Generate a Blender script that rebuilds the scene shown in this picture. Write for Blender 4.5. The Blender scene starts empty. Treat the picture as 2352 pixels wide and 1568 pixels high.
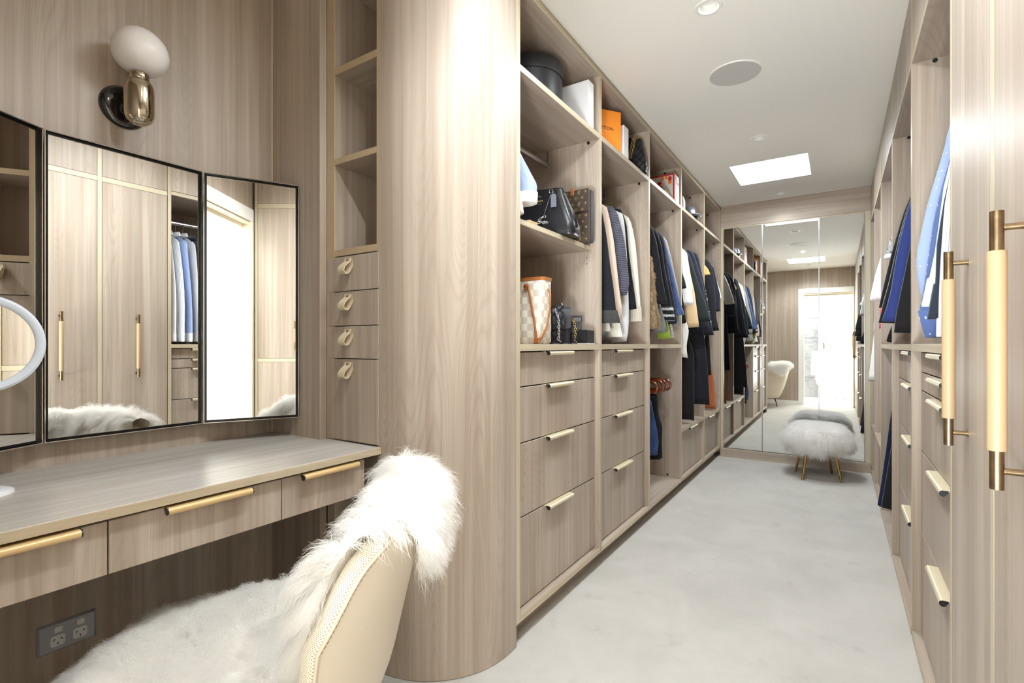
import bpy, math, random
import numpy as np
from mathutils import Vector, Matrix
from mathutils.geometry import delaunay_2d_cdt

sc = bpy.context.scene
COL = sc.collection
RNG = np.random.default_rng(7)
random.seed(7)
PI = math.pi

# ------------------------------------------------------------------ camera
cam_d = bpy.data.cameras.new('camera')
cam_d.sensor_width = 36.0
cam_d.lens = 36.0 * 1146.6 / 2352
cam_d.shift_y = 7.0 / 2352
cam_d.clip_start = 0.02
cam = bpy.data.objects.new('camera', cam_d)
cam.location = (0, 0, 1.12)
cam.rotation_euler = (PI / 2, 0, 0.5800)
COL.objects.link(cam)
sc.camera = cam

# ------------------------------------------------------------------ world, exposure
w = bpy.data.worlds.new('world')
sc.world = w
w.use_nodes = True
w.node_tree.nodes['Background'].inputs[0].default_value = (0.9, 0.95, 1, 1)
w.node_tree.nodes['Background'].inputs[1].default_value = 0.3
sc.view_settings.view_transform = 'Standard'
sc.view_settings.look = 'None'
sc.view_settings.gamma = 1
sc.view_settings.use_curve_mapping = False
sc.view_settings.exposure = 1.05
sc.cycles.use_denoising = True
sc.cycles.max_bounces = 12
sc.cycles.diffuse_bounces = 8
sc.cycles.glossy_bounces = 6
sc.cycles.caustics_reflective = False
sc.cycles.caustics_refractive = False
sc.cycles.sample_clamp_indirect = 6.0

# ------------------------------------------------------------------ lights of the room (downlights), settings of the added fill lamps
DL_Y = [0.62, 2.166, 3.725, 5.20]
DL_POWER = [22, 12, 38, 2]
SKY_STRENGTH = 13.5
SKY_Y = [(0.93, 1.48), (4.20, 4.75)]
BATH_POWER = 42
LOW_POWER = 4
LOW_TILT = 14
UP_POWER = 165
UP_AIM = 4.0

def lamp(name, loc, power, size=0.02, color=(0.935, 0.975, 1.0), kind='SPOT', beam=168):
    d = bpy.data.lights.new(name, kind)
    d.energy = power
    d.color = color
    d.shadow_soft_size = size
    if kind == 'SPOT':
        d.spot_size = math.radians(beam)
        d.spot_blend = 0.6
    o = bpy.data.objects.new(name, d)
    o.location = loc
    COL.objects.link(o)
    return o

for y_, p_, b_ in zip(DL_Y, DL_POWER, (150, 168, 140, 110)):
    lamp('downlight_lamp', (-0.45, y_, 2.503), p_, beam=b_)

def area(name, loc, rot, sx, sy, power, color=(0.93, 0.97, 1.0)):
    d = bpy.data.lights.new(name, 'AREA')
    d.shape = 'RECTANGLE'
    d.size, d.size_y = sx, sy
    d.energy = power
    d.color = color
    o = bpy.data.objects.new(name, d)
    o.location = loc
    o.rotation_euler = rot
    COL.objects.link(o)
# the bright room behind the doorway: a ceiling panel, plus two added fill lamps
area('bathroom_ceiling_lamp', (-0.3, -0.95, 2.47), (0, 0, 0), 1.3, 0.9, BATH_POWER)
area('low_fill', (-0.17, -1.0, 0.75), (math.radians(90 + LOW_TILT), 0, 0), 0.6, 0.5, LOW_POWER)  # added fill with no real fixture, throws soft light forward and up
up_ = lamp('ceiling_fill', (-0.17, -0.85, 0.45), UP_POWER, 0.22, (0.93, 0.97, 1.0))  # added unseen spot, only there to brighten the closet ceiling
up_.data.spot_size = math.radians(50)
up_.data.spot_blend = 1.0
up_.rotation_euler = (Vector((-0.42, UP_AIM, 2.5)) - up_.location).to_track_quat('-Z', 'Y').to_euler()

# ------------------------------------------------------------------ materials
MATS = {}

def new_mat(name):
    m = bpy.data.materials.new(name)
    m.use_nodes = True
    nt = m.node_tree
    return m, nt, nt.nodes['Principled BSDF']

def srgb(r, g, b):
    f = lambda c: c / 12.92 if c <= 0.04045 else ((c + 0.055) / 1.055) ** 2.4
    return (f(r / 255), f(g / 255), f(b / 255), 1)

def N(nt, t, **kw):
    n = nt.nodes.new(t)
    for k, v in kw.items():
        if k.startswith('i_'):
            n.inputs[k[2:].replace('_', ' ')].default_value = v
        else:
            setattr(n, k, v)
    return n

def mapping(nt, src, scale):
    mp = N(nt, 'ShaderNodeMapping')
    mp.inputs['Scale'].default_value = scale
    nt.links.new(src, mp.inputs['Vector'])
    return mp.outputs[0]

def noise(nt, vec, scale, detail=2.0, rough=0.5, dist=0.0):
    n = N(nt, 'ShaderNodeTexNoise')
    n.inputs['Scale'].default_value = scale
    n.inputs['Detail'].default_value = detail
    n.inputs['Roughness'].default_value = rough
    n.inputs['Distortion'].default_value = dist
    if vec is not None:
        nt.links.new(vec, n.inputs['Vector'])
    return n.outputs['Fac']

def ramp(nt, src, stops):
    r = N(nt, 'ShaderNodeValToRGB')
    el = r.color_ramp.elements
    while len(el) < len(stops):
        el.new(0.5)
    for e, (p, c) in zip(el, stops):
        e.position = p
        e.color = c if len(c) == 4 else (*c, 1)
    nt.links.new(src, r.inputs[0])
    return r.outputs[0]

def mixc(nt, a, b, fac, mode='MIX'):
    m = N(nt, 'ShaderNodeMix', data_type='RGBA', blend_type=mode)
    for sock, v in ((0, fac), (6, a), (7, b)):
        if hasattr(v, 'is_output'):
            nt.links.new(v, m.inputs[sock])
        else:
            m.inputs[sock].default_value = v
    return m.outputs[2]

def math_(nt, op, a, b=None):
    m = N(nt, 'ShaderNodeMath', operation=op)
    for i, v in enumerate((a, b)):
        if v is None:
            continue
        if hasattr(v, 'is_output'):
            nt.links.new(v, m.inputs[i])
        else:
            m.inputs[i].default_value = v
    return m.outputs[0]

def bump(nt, bsdf, h, strength, dist=0.002):
    b = N(nt, 'ShaderNodeBump')
    b.inputs['Strength'].default_value = strength
    b.inputs['Distance'].default_value = dist
    nt.links.new(h, b.inputs['Height'])
    nt.links.new(b.outputs[0], bsdf.inputs['Normal'])

def wood(name, axis='z', tone=(177, 164, 150), rough=0.42):
    m, nt, bs = new_mat(name)
    geo = N(nt, 'ShaderNodeNewGeometry')
    oi = N(nt, 'ShaderNodeObjectInfo')
    ofs = N(nt, 'ShaderNodeVectorMath', operation='SCALE')
    ofs.inputs[0].default_value = (3.1, 4.7, 2.3)
    nt.links.new(oi.outputs['Random'], ofs.inputs['Scale'])
    add = N(nt, 'ShaderNodeVectorMath', operation='ADD')
    nt.links.new(geo.outputs['Position'], add.inputs[0])
    nt.links.new(ofs.outputs[0], add.inputs[1])
    pos = add.outputs[0]
    def sc_(a, l):
        return {'z': (a, a, l), 'y': (a, l, a), 'x': (l, a, a)}[axis]
    fine = noise(nt, mapping(nt, pos, sc_(230, 2.2)), 1, 3, 0.6)
    mid = noise(nt, mapping(nt, pos, sc_(46, 0.9)), 1, 2, 0.5, 0.3)
    big = noise(nt, mapping(nt, pos, sc_(9, 0.35)), 1, 2, 0.5)
    ring = noise(nt, mapping(nt, pos, sc_(5.5, 0.62)), 1, 1, 0.4, 0.15)
    rg = math_(nt, 'SINE', math_(nt, 'MULTIPLY', ring, 150))
    rg = math_(nt, 'POWER', math_(nt, 'ABSOLUTE', rg), 6)
    gate = ramp(nt, noise(nt, mapping(nt, pos, sc_(4.0, 0.5)), 1, 1), [(0.42, (0, 0, 0)), (0.66, (1, 1, 1))])
    rg = math_(nt, 'MULTIPLY', rg, gate)
    base = srgb(*tone)
    lighter = tuple(min(1, c * 1.17) for c in base[:3]) + (1,)
    pinker = (base[0] * 0.93, base[1] * 0.86, base[2] * 0.82, 1)
    dark = (base[0] * 0.60, base[1] * 0.54, base[2] * 0.49, 1)
    c = ramp(nt, mid, [(0.3, pinker), (0.5, base), (0.72, lighter)])
    c = mixc(nt, c, ramp(nt, big, [(0.3, (0.84, 0.82, 0.80)), (0.7, (1.1, 1.1, 1.1))]), 1.0, 'MULTIPLY')
    f = ramp(nt, fine, [(0.55, (0, 0, 0)), (0.78, (1, 1, 1))])
    c = mixc(nt, c, dark, math_(nt, 'MULTIPLY', f, 0.42))
    c = mixc(nt, c, dark, math_(nt, 'MULTIPLY', rg, 0.26))
    nt.links.new(c, bs.inputs['Base Color'])
    bs.inputs['Roughness'].default_value = rough
    bs.inputs['Specular IOR Level'].default_value = 0.42
    bump(nt, bs, fine, 0.06, 0.0006)
    MATS[name] = m
    return m

def plain(name, rgb, rough=0.5, metal=0.0, spec=0.5, noise_amt=0.0, noise_scale=40, bump_s=0.0, bump_scale=300, emit=0.0, coat=0.0, sheen=0.0):
    m, nt, bs = new_mat(name)
    col = srgb(*rgb)
    bs.inputs['Base Color'].default_value = col
    bs.inputs['Roughness'].default_value = rough
    bs.inputs['Metallic'].default_value = metal
    bs.inputs['Specular IOR Level'].default_value = spec
    bs.inputs['Coat Weight'].default_value = coat
    bs.inputs['Sheen Weight'].default_value = sheen
    tc = N(nt, 'ShaderNodeTexCoord')
    if noise_amt:
        n = noise(nt, tc.outputs['Object'], noise_scale, 3)
        lo = tuple(c * (1 - noise_amt) for c in col[:3]) + (1,)
        hi = tuple(min(1, c * (1 + noise_amt)) for c in col[:3]) + (1,)
        nt.links.new(ramp(nt, n, [(0.3, lo), (0.7, hi)]), bs.inputs['Base Color'])
    if bump_s:
        bump(nt, bs, noise(nt, tc.outputs['Object'], bump_scale, 2), bump_s, 0.001)
    if emit:
        bs.inputs['Emission Color'].default_value = col
        bs.inputs['Emission Strength'].default_value = emit
    MATS[name] = m
    return m

def uvpat(name, rgb, rgb2, kind, su=1.0, sv=1.0, rough=0.8, amt=0.5, bump_s=0.0, sheen=0.2, rgb3=None):
    """cloth patterns in the garment's own u (around) / v (down) metres"""
    m, nt, bs = new_mat(name)
    uv = N(nt, 'ShaderNodeUVMap')
    a, b = srgb(*rgb), srgb(*rgb2)
    bs.inputs['Roughness'].default_value = rough
    bs.inputs['Sheen Weight'].default_value = sheen
    bs.inputs['Specular IOR Level'].default_value = 0.2
    sep = N(nt, 'ShaderNodeSeparateXYZ')
    nt.links.new(uv.outputs[0], sep.inputs[0])
    u, v = sep.outputs[0], sep.outputs[1]
    if kind == 'stripe_u':
        f = math_(nt, 'GREATER_THAN', math_(nt, 'SINE', math_(nt, 'MULTIPLY', u, su)), amt)
        h = None
    elif kind == 'band_v':
        f = math_(nt, 'MULTIPLY', math_(nt, 'GREATER_THAN', math_(nt, 'SINE', math_(nt, 'MULTIPLY', v, sv)), amt), ramp(nt, noise(nt, mapping(nt, uv.outputs[0], (240, 240, 1)), 1, 2), [(0.4, (0, 0, 0)), (0.5, (1, 1, 1))]))
        h = None
    elif kind == 'rib_v':
        sn = math_(nt, 'SINE', math_(nt, 'MULTIPLY', v, sv))
        f = math_(nt, 'ADD', math_(nt, 'MULTIPLY', sn, 0.5), 0.5)
        h = f
    elif kind == 'rib_u':
        f = math_(nt, 'ADD', math_(nt, 'MULTIPLY', math_(nt, 'SINE', math_(nt, 'MULTIPLY', u, su)), 0.5), 0.5)
        h = f
    elif kind == 'dots':
        vr = N(nt, 'ShaderNodeTexVoronoi', feature='F1')
        vr.inputs['Scale'].default_value = su
        vr.inputs['Randomness'].default_value = sv
        nt.links.new(uv.outputs[0], vr.inputs['Vector'])
        f = math_(nt, 'LESS_THAN', vr.outputs['Distance'], amt)
        h = None
    elif kind == 'check':
        ck = N(nt, 'ShaderNodeTexChecker')
        ck.inputs['Scale'].default_value = su
        nt.links.new(uv.outputs[0], ck.inputs['Vector'])
        f = ck.outputs['Fac']
        h = None
    elif kind == 'quilt':
        s1 = math_(nt, 'SINE', math_(nt, 'MULTIPLY', math_(nt, 'ADD', u, v), su))
        s2 = math_(nt, 'SINE', math_(nt, 'MULTIPLY', math_(nt, 'SUBTRACT', u, v), su))
        f = math_(nt, 'POWER', math_(nt, 'ABSOLUTE', math_(nt, 'MULTIPLY', s1, s2)), 0.35)
        h = f
    elif kind == 'weave':
        s1 = math_(nt, 'SINE', math_(nt, 'MULTIPLY', u, su))
        s2 = math_(nt, 'SINE', math_(nt, 'MULTIPLY', v, sv))
        f = math_(nt, 'LESS_THAN', math_(nt, 'MULTIPLY', s1, s2), -amt)
        h = math_(nt, 'SUBTRACT', 1.0, f)
    else:  # mottle
        f = ramp(nt, noise(nt, mapping(nt, uv.outputs[0], (su, sv, 1)), 1, 4, 0.7), [(0.35, (0, 0, 0)), (0.65, (1, 1, 1))])
        h = f
    c = mixc(nt, a, b, f)
    if rgb3:
        n3 = ramp(nt, noise(nt, mapping(nt, uv.outputs[0], (18, 18, 1)), 1, 3), [(0.52, (0, 0, 0)), (0.56, (1, 1, 1))])
        c = mixc(nt, c, srgb(*rgb3), n3)
    nt.links.new(c, bs.inputs['Base Color'])
    if bump_s and h is not None:
        bump(nt, bs, h, bump_s, 0.004)
    MATS[name] = m
    return m

def cloth(name, rgb, rough=0.85, sheen=0.25, wrinkle=0.35, amt=0.10):
    m, nt, bs = new_mat(name)
    uv = N(nt, 'ShaderNodeUVMap')
    col = srgb(*rgb)
    n = noise(nt, mapping(nt, uv.outputs[0], (260, 260, 1)), 1, 2)
    lo = tuple(c * (1 - amt) for c in col[:3]) + (1,)
    hi = tuple(min(1, c * (1 + amt)) for c in col[:3]) + (1,)
    nt.links.new(ramp(nt, n, [(0.3, lo), (0.7, hi)]), bs.inputs['Base Color'])
    bs.inputs['Roughness'].default_value = rough
    bs.inputs['Sheen Weight'].default_value = sheen
    bs.inputs['Sheen Roughness'].default_value = 0.4
    bs.inputs['Specular IOR Level'].default_value = 0.25
    wr = noise(nt, mapping(nt, uv.outputs[0], (14, 3.2, 1)), 1, 3, 0.5, 0.8)
    bump(nt, bs, wr, wrinkle, 0.02)
    MATS[name] = m
    return m

W_V = wood('wood_vertical', 'z')
W_Y = wood('wood_along', 'y')
W_X = wood('wood_across', 'x')
W_TOP = wood('wood_desk_top', 'y', (192, 188, 181), 0.3)
W_EDGE_V = wood('wood_edge_v', 'z', (194, 182, 157), 0.4)
W_EDGE_Y = wood('wood_edge_y', 'y', (194, 182, 157), 0.4)
plain('edge_tape', (196, 185, 160), 0.42)
plain('edge_tan', (180, 160, 130), 0.42)
plain('edge_light', (206, 197, 176), 0.4)
plain('gap_dark', (30, 27, 24), 0.8)
plain('ceiling_paint', (246, 244, 237), 0.85, spec=0.2)
plain('white_paint', (240, 239, 234), 0.5)
plain('cream_paint', (236, 229, 210), 0.5)
plain('chrome', (215, 212, 205), 0.06, 1.0)
plain('chrome_dark', (30, 29, 28), 0.15, 0.6)
plain('silver', (190, 190, 192), 0.28, 1.0)
plain('steel_plate', (186, 187, 196), 0.34, 0.45)
plain('bronze', (150, 128, 98), 0.3, 1.0, noise_amt=0.25, noise_scale=60)
plain('lamp_bronze', (196, 184, 164), 0.09, 1.0)
plain('gold', (214, 180, 110), 0.22, 1.0)
plain('brass_leg', (170, 142, 84), 0.28, 1.0)
plain('handle_champagne', (226, 214, 182), 0.32, 0.25)
plain('handle_tan', (214, 184, 132), 0.35, 0.15)
plain('black_plastic', (22, 22, 23), 0.4)
plain('black_gloss', (8, 8, 10), 0.06, coat=1.0)
plain('leather_beige', (184, 156, 120), 0.45, bump_s=0.1, bump_scale=500)
plain('leather_pull', (206, 190, 160), 0.5, bump_s=0.12, bump_scale=400)
plain('leather_inner', (176, 138, 96), 0.6)
plain('leather_chair', (219, 206, 186), 0.42, bump_s=0.06, bump_scale=350)
plain('leather_tan', (168, 104, 52), 0.42, bump_s=0.1, bump_scale=300)
plain('leather_black', (27, 27, 30), 0.34, bump_s=0.15, bump_scale=260)
plain('leather_black_matt', (40, 40, 46), 0.5, bump_s=0.1, bump_scale=260)
plain('stitch', (150, 120, 84), 0.7)
plain('white_plastic', (240, 240, 240), 0.3)
plain('ring_white', (206, 214, 224), 0.35, emit=0.05)
plain('box_black', (28, 29, 32), 0.45)
plain('box_white', (236, 236, 238), 0.5)
plain('box_orange', (238, 138, 22), 0.5)
plain('print_dark', (52, 24, 16), 0.6)
plain('print_gold', (196, 172, 112), 0.5)
plain('print_dull', (156, 137, 94), 0.6)
plain('canvas_brown', (74, 61, 51), 0.5, bump_s=0.1, bump_scale=300)
plain('red_print', (196, 34, 28), 0.5)
plain('orange_print', (226, 120, 40), 0.5)
plain('paper_grey', (206, 202, 192), 0.6, noise_amt=0.12, noise_scale=20)
plain('pink_print', (190, 60, 150), 0.5)
plain('grey_tag', (112, 118, 130), 0.6)
plain('chair_leg_black', (16, 16, 16), 0.4, 0.3)
plain('speaker_grey', (205, 203, 198), 0.7, bump_s=0.3, bump_scale=900)
plain('lens_grey', (222, 220, 212), 0.6)
plain('brown_plastic', (112, 48, 16), 0.16, coat=0.6)
plain('wire_chrome', (180, 180, 184), 0.2, 1.0)
plain('fleece_base', (250, 247, 240), 0.9, noise_amt=0.05)
plain('fleece_white', (252, 251, 248), 0.9, noise_amt=0.04)
plain('satin_grey', (104, 108, 118), 0.25, 0.3)
plain('thread', (170, 160, 150), 0.8)
uvpat('weave_cream', (240, 231, 212), (176, 152, 118), 'weave', 1250, 900, 0.9, 0.42, 0.5)
uvpat('damier', (238, 233, 216), (212, 202, 188), 'check', 34, 1, 0.5, sheen=0.0)
uvpat('quilt_black', (12, 12, 14), (46, 46, 50), 'quilt', 62, 1, 0.36, bump_s=1.0, sheen=0.0)

def mirror_mat(name, tint):
    m, nt, bs = new_mat(name)
    nt.nodes.remove(bs)
    g = N(nt, 'ShaderNodeBsdfGlossy')
    g.inputs['Color'].default_value = tint
    g.inputs['Roughness'].default_value = 0.0
    nt.links.new(g.outputs[0], nt.nodes['Material Output'].inputs[0])
    MATS[name] = m
mirror_mat('mirror', (0.90, 0.915, 0.89, 1))
mirror_mat('mirror_vanity', (0.93, 0.935, 0.92, 1))

def carpet():
    m, nt, bs = new_mat('carpet')
    geo = N(nt, 'ShaderNodeNewGeometry')
    p = geo.outputs['Position']
    pile = noise(nt, p, 420, 3, 0.7)
    patch = noise(nt, p, 3.0, 4, 0.6, 0.5)
    spot = noise(nt, p, 7.0, 3, 0.6)
    c = ramp(nt, patch, [(0.3, srgb(190, 187, 180)), (0.65, srgb(203, 200, 193))])
    c = mixc(nt, c, srgb(172, 168, 160), math_(nt, 'MULTIPLY', ramp(nt, spot, [(0.62, (0, 0, 0)), (0.78, (1, 1, 1))]), 0.6))
    c = mixc(nt, c, ramp(nt, pile, [(0.3, (0.88, 0.88, 0.88)), (0.7, (1.06, 1.06, 1.06))]), 1.0, 'MULTIPLY')
    nt.links.new(c, bs.inputs['Base Color'])
    bs.inputs['Roughness'].default_value = 0.95
    bs.inputs['Specular IOR Level'].default_value = 0.1
    bs.inputs['Sheen Weight'].default_value = 0.2
    bump(nt, bs, pile, 0.5, 0.004)
    MATS['carpet'] = m
carpet()

def marble():
    m, nt, bs = new_mat('marble')
    geo = N(nt, 'ShaderNodeNewGeometry')
    n = noise(nt, geo.outputs['Position'], 1.6, 6, 0.6, 1.0)
    c = ramp(nt, n, [(0.46, srgb(158, 160, 163)), (0.5, srgb(140, 143, 148)), (0.53, srgb(160, 162, 164))])
    nt.links.new(c, bs.inputs['Base Color'])
    bs.inputs['Roughness'].default_value = 0.25
    MATS['marble'] = m
marble()

def skylight_mat():
    m, nt, bs = new_mat('skylight_glow')
    nt.nodes.remove(bs)
    e = N(nt, 'ShaderNodeEmission')
    e.inputs['Color'].default_value = (0.90, 0.96, 1.0, 1)
    e.inputs['Strength'].default_value = SKY_STRENGTH
    nt.links.new(e.outputs[0], nt.nodes['Material Output'].inputs[0])
    MATS['skylight_glow'] = m
skylight_mat()

def opal():
    m, nt, bs = new_mat('opal_glass')
    bs.inputs['Base Color'].default_value = srgb(240, 236, 233)
    bs.inputs['Roughness'].default_value = 0.28
    bs.inputs['Subsurface Weight'].default_value = 0.3
    bs.inputs['Subsurface Radius'].default_value = (0.05, 0.05, 0.05)
    MATS['opal_glass'] = m
opal()

def hair_mat(name, rgb):
    m, nt, bs = new_mat(name)
    bs.inputs['Roughness'].default_value = 0.6
    bs.inputs['Specular IOR Level'].default_value = 0.2
    oi = N(nt, 'ShaderNodeHairInfo')
    col = srgb(*rgb)
    lo = (col[0] * 0.97, col[1] * 0.945, col[2] * 0.89, 1)
    nt.links.new(ramp(nt, oi.outputs['Random'], [(0.0, lo), (0.35, col), (1.0, tuple(min(1, c * 1.04) for c in col[:3]))]), bs.inputs['Base Color'])
    tr = N(nt, 'ShaderNodeBsdfTranslucent')
    tr.inputs['Color'].default_value = col
    mx = N(nt, 'ShaderNodeMixShader')
    mx.inputs[0].default_value = 0.5
    nt.links.new(bs.outputs[0], mx.inputs[1])
    nt.links.new(tr.outputs[0], mx.inputs[2])
    nt.links.new(mx.outputs[0], nt.nodes['Material Output'].inputs[0])
    MATS[name] = m
hair_mat('fleece_hair', (253, 252, 250))
hair_mat('stool_hair', (254, 253, 252))
hair_mat('fur_tan_hair', (186, 164, 134))

# ------------------------------------------------------------------ mesh helpers
class MB:
    def __init__(s):
        s.v, s.f, s.uv = [], [], []

    def add(s, vs, fs, uvs=None):
        o = len(s.v)
        s.v += [tuple(map(float, p)) for p in vs]
        s.f += [tuple(i + o for i in f) for f in fs]
        s.uv += list(uvs) if uvs is not None else [(0, 0)] * len(vs)
        return s

    def box(s, x0, x1, y0, y1, z0, z1, c=0.001):
        x0, x1 = min(x0, x1), max(x0, x1)
        y0, y1 = min(y0, y1), max(y0, y1)
        z0, z1 = min(z0, z1), max(z0, z1)
        c = min(c, (x1 - x0) / 3, (y1 - y0) / 3, (z1 - z0) / 3)
        if c <= 0:
            vs = [(x, y, z) for x in (x0, x1) for y in (y0, y1) for z in (z0, z1)]
            return s.add(vs, [(0, 1, 3, 2), (4, 6, 7, 5), (0, 4, 5, 1), (2, 3, 7, 6), (0, 2, 6, 4), (1, 5, 7, 3)])
        X, Y, Z = (x0, x1), (y0, y1), (z0, z1)
        vs, idx = [], {}
        for i in (0, 1):
            for j in (0, 1):
                for k in (0, 1):
                    px, py, pz = X[i], Y[j], Z[k]
                    ix = px + c * (1 - 2 * i); iy = py + c * (1 - 2 * j); iz = pz + c * (1 - 2 * k)
                    for a, p in (('x', (px, iy, iz)), ('y', (ix, py, iz)), ('z', (ix, iy, pz))):
                        idx[i, j, k, a] = len(vs); vs.append(p)
        F = []
        for i in (0, 1):
            F.append(tuple(idx[i, j, k, 'x'] for j, k in ((0, 0), (1, 0), (1, 1), (0, 1))))
            F.append(tuple(idx[j, i, k, 'y'] for j, k in ((0, 0), (1, 0), (1, 1), (0, 1))))
            F.append(tuple(idx[j, k, i, 'z'] for j, k in ((0, 0), (1, 0), (1, 1), (0, 1))))
        for a in (0, 1):
            for b in (0, 1):
                F.append((idx[a, b, 0, 'x'], idx[a, b, 1, 'x'], idx[a, b, 1, 'y'], idx[a, b, 0, 'y']))
                F.append((idx[a, 0, b, 'x'], idx[a, 1, b, 'x'], idx[a, 1, b, 'z'], idx[a, 0, b, 'z']))
                F.append((idx[0, a, b, 'y'], idx[1, a, b, 'y'], idx[1, a, b, 'z'], idx[0, a, b, 'z']))
                for k in (0, 1):
                    F.append((idx[a, b, k, 'x'], idx[a, b, k, 'y'], idx[a, b, k, 'z']))
        return s.add(vs, F)

    def loft(s, rings, closed=True, cap0=False, cap1=False, uvs=None):
        n = len(rings[0])
        vs = [p for r in rings for p in r]
        fs = []
        m = n if closed else n - 1
        for i in range(len(rings) - 1):
            for j in range(m):
                k = (j + 1) % n
                fs.append((i * n + j, i * n + k, (i + 1) * n + k, (i + 1) * n + j))
        if cap0:
            fs.append(tuple(range(n)))
        if cap1:
            fs.append(tuple(range((len(rings) - 1) * n, len(rings) * n)))
        return s.add(vs, fs, uvs)

    def tube(s, pts, r, n=8, caps=True, flat=1.0, up=None):
        pts = [Vector(p) for p in pts]
        R = r if hasattr(r, '__len__') else [r] * len(pts)
        rings = []
        t0 = None
        for i, p in enumerate(pts):
            a = pts[max(0, i - 1)]; b = pts[min(len(pts) - 1, i + 1)]
            t = (b - a).normalized()
            if t0 is None:
                ref = Vector(up) if up else (Vector((0, 0, 1)) if abs(t.z) < 0.9 else Vector((1, 0, 0)))
                u = (ref - t * ref.dot(t)).normalized()
            else:
                u = (u - t * u.dot(t)).normalized()
            t0 = t
            v_ = t.cross(u)
            rings.append([p + u * R[i] * math.cos(2 * PI * k / n) + v_ * R[i] * flat * math.sin(2 * PI * k / n) for k in range(n)])
        return s.loft(rings, True, caps, caps)

    def cyl(s, p0, p1, r0, r1=None, n=20, caps=True):
        return s.tube([p0, p1], [r0, r0 if r1 is None else r1], n, caps)

    def lathe(s, prof, c, axis='z', n=32, cap0=False, cap1=False):
        rings = []
        for r, h in prof:
            ring = []
            for k in range(n):
                a = 2 * PI * k / n
                d = {'z': (r * math.cos(a), r * math.sin(a), h), 'x': (h, r * math.cos(a), r * math.sin(a)), 'y': (r * math.cos(a), h, r * math.sin(a))}[axis]
                ring.append((c[0] + d[0], c[1] + d[1], c[2] + d[2]))
            rings.append(ring)
        return s.loft(rings, True, cap0, cap1)

    def prism(s, poly, axis, a, b):
        """extrude a 2-D polygon along axis from a to b; poly in the two other axes in xyz order"""
        def P(q, h):
            return {'x': (h, q[0], q[1]), 'y': (q[0], h, q[1]), 'z': (q[0], q[1], h)}[axis]
        n = len(poly)
        vs = [P(q, a) for q in poly] + [P(q, b) for q in poly]
        fs = [tuple(range(n)), tuple(range(n, 2 * n))] + [(i, (i + 1) % n, n + (i + 1) % n, n + i) for i in range(n)]
        return s.add(vs, fs)

    def xf(s, M, start=0):
        for i in range(start, len(s.v)):
            s.v[i] = tuple(M @ Vector(s.v[i]))
        return s

    def build(s, name, mat, parent=None, smooth=False, kind=None, label=None, loc=None):
        org = Vector((0, 0, 0))
        if parent is not None:
            org = Vector(parent['_o'])
        elif loc is not None:
            org = Vector(loc)
        me = bpy.data.meshes.new(name)
        me.from_pydata([(v[0] - org.x, v[1] - org.y, v[2] - org.z) for v in s.v], [], s.f)
        if any(u != (0, 0) for u in s.uv):
            ly = me.uv_layers.new(name='UVMap')
            li = np.empty(len(me.loops), dtype=np.int32)
            me.loops.foreach_get('vertex_index', li)
            ly.data.foreach_set('uv', np.array(s.uv, dtype=np.float32)[li].ravel())
        me.materials.append(MATS[mat] if isinstance(mat, str) else mat)
        if smooth:
            me.polygons.foreach_set('use_smooth', [True] * len(me.polygons))
            if smooth != 'all':
                me.set_sharp_from_angle(angle=math.radians(40))
        o = bpy.data.objects.new(name, me)
        COL.objects.link(o)
        if parent is not None:
            o.parent = parent
            o['_o'] = parent['_o']
        else:
            o.location = org
            o['_o'] = tuple(org)
        if kind:
            o['kind'] = kind
        if label:
            o['label'] = label
        return o

def thing(name, label, cat, loc, group=None):
    o = bpy.data.objects.new(name, None)
    o.empty_display_size = 0.05
    o.location = loc
    o['_o'] = tuple(loc)
    o['label'] = label
    o['category'] = cat
    if group:
        o['group'] = group
    COL.objects.link(o)
    return o

def tag(o, label, cat, group=None):
    o['label'] = label
    o['category'] = cat
    if group:
        o['group'] = group
    return o

def B(*a, c=0.001):
    return MB().box(*a, c=c)

def struct(name, mb, mat, **kw):
    return mb.build(name, mat, kind='structure', **kw)

def text_mb(txt, size, depth=0.0008):
    """flat lettering as a mesh in its own x/y plane"""
    cu = bpy.data.curves.new('lettering', 'FONT')
    cu.body = txt
    cu.size = size
    cu.extrude = depth
    o = bpy.data.objects.new('lettering', cu)
    COL.objects.link(o)
    dg = bpy.context.evaluated_depsgraph_get()
    me = o.evaluated_get(dg).to_mesh()
    mb = MB().add([tuple(v.co) for v in me.vertices], [tuple(p.vertices) for p in me.polygons])
    o.evaluated_get(dg).to_mesh_clear()
    bpy.data.objects.remove(o)
    bpy.data.curves.remove(cu)
    return mb

def frame_matrix(origin, ex, ey):
    ex = Vector(ex).normalized(); ey = Vector(ey).normalized(); ez = ex.cross(ey)
    return Matrix(((ex.x, ey.x, ez.x, origin[0]), (ex.y, ey.y, ez.y, origin[1]), (ex.z, ey.z, ez.z, origin[2]), (0, 0, 0, 1)))

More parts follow.
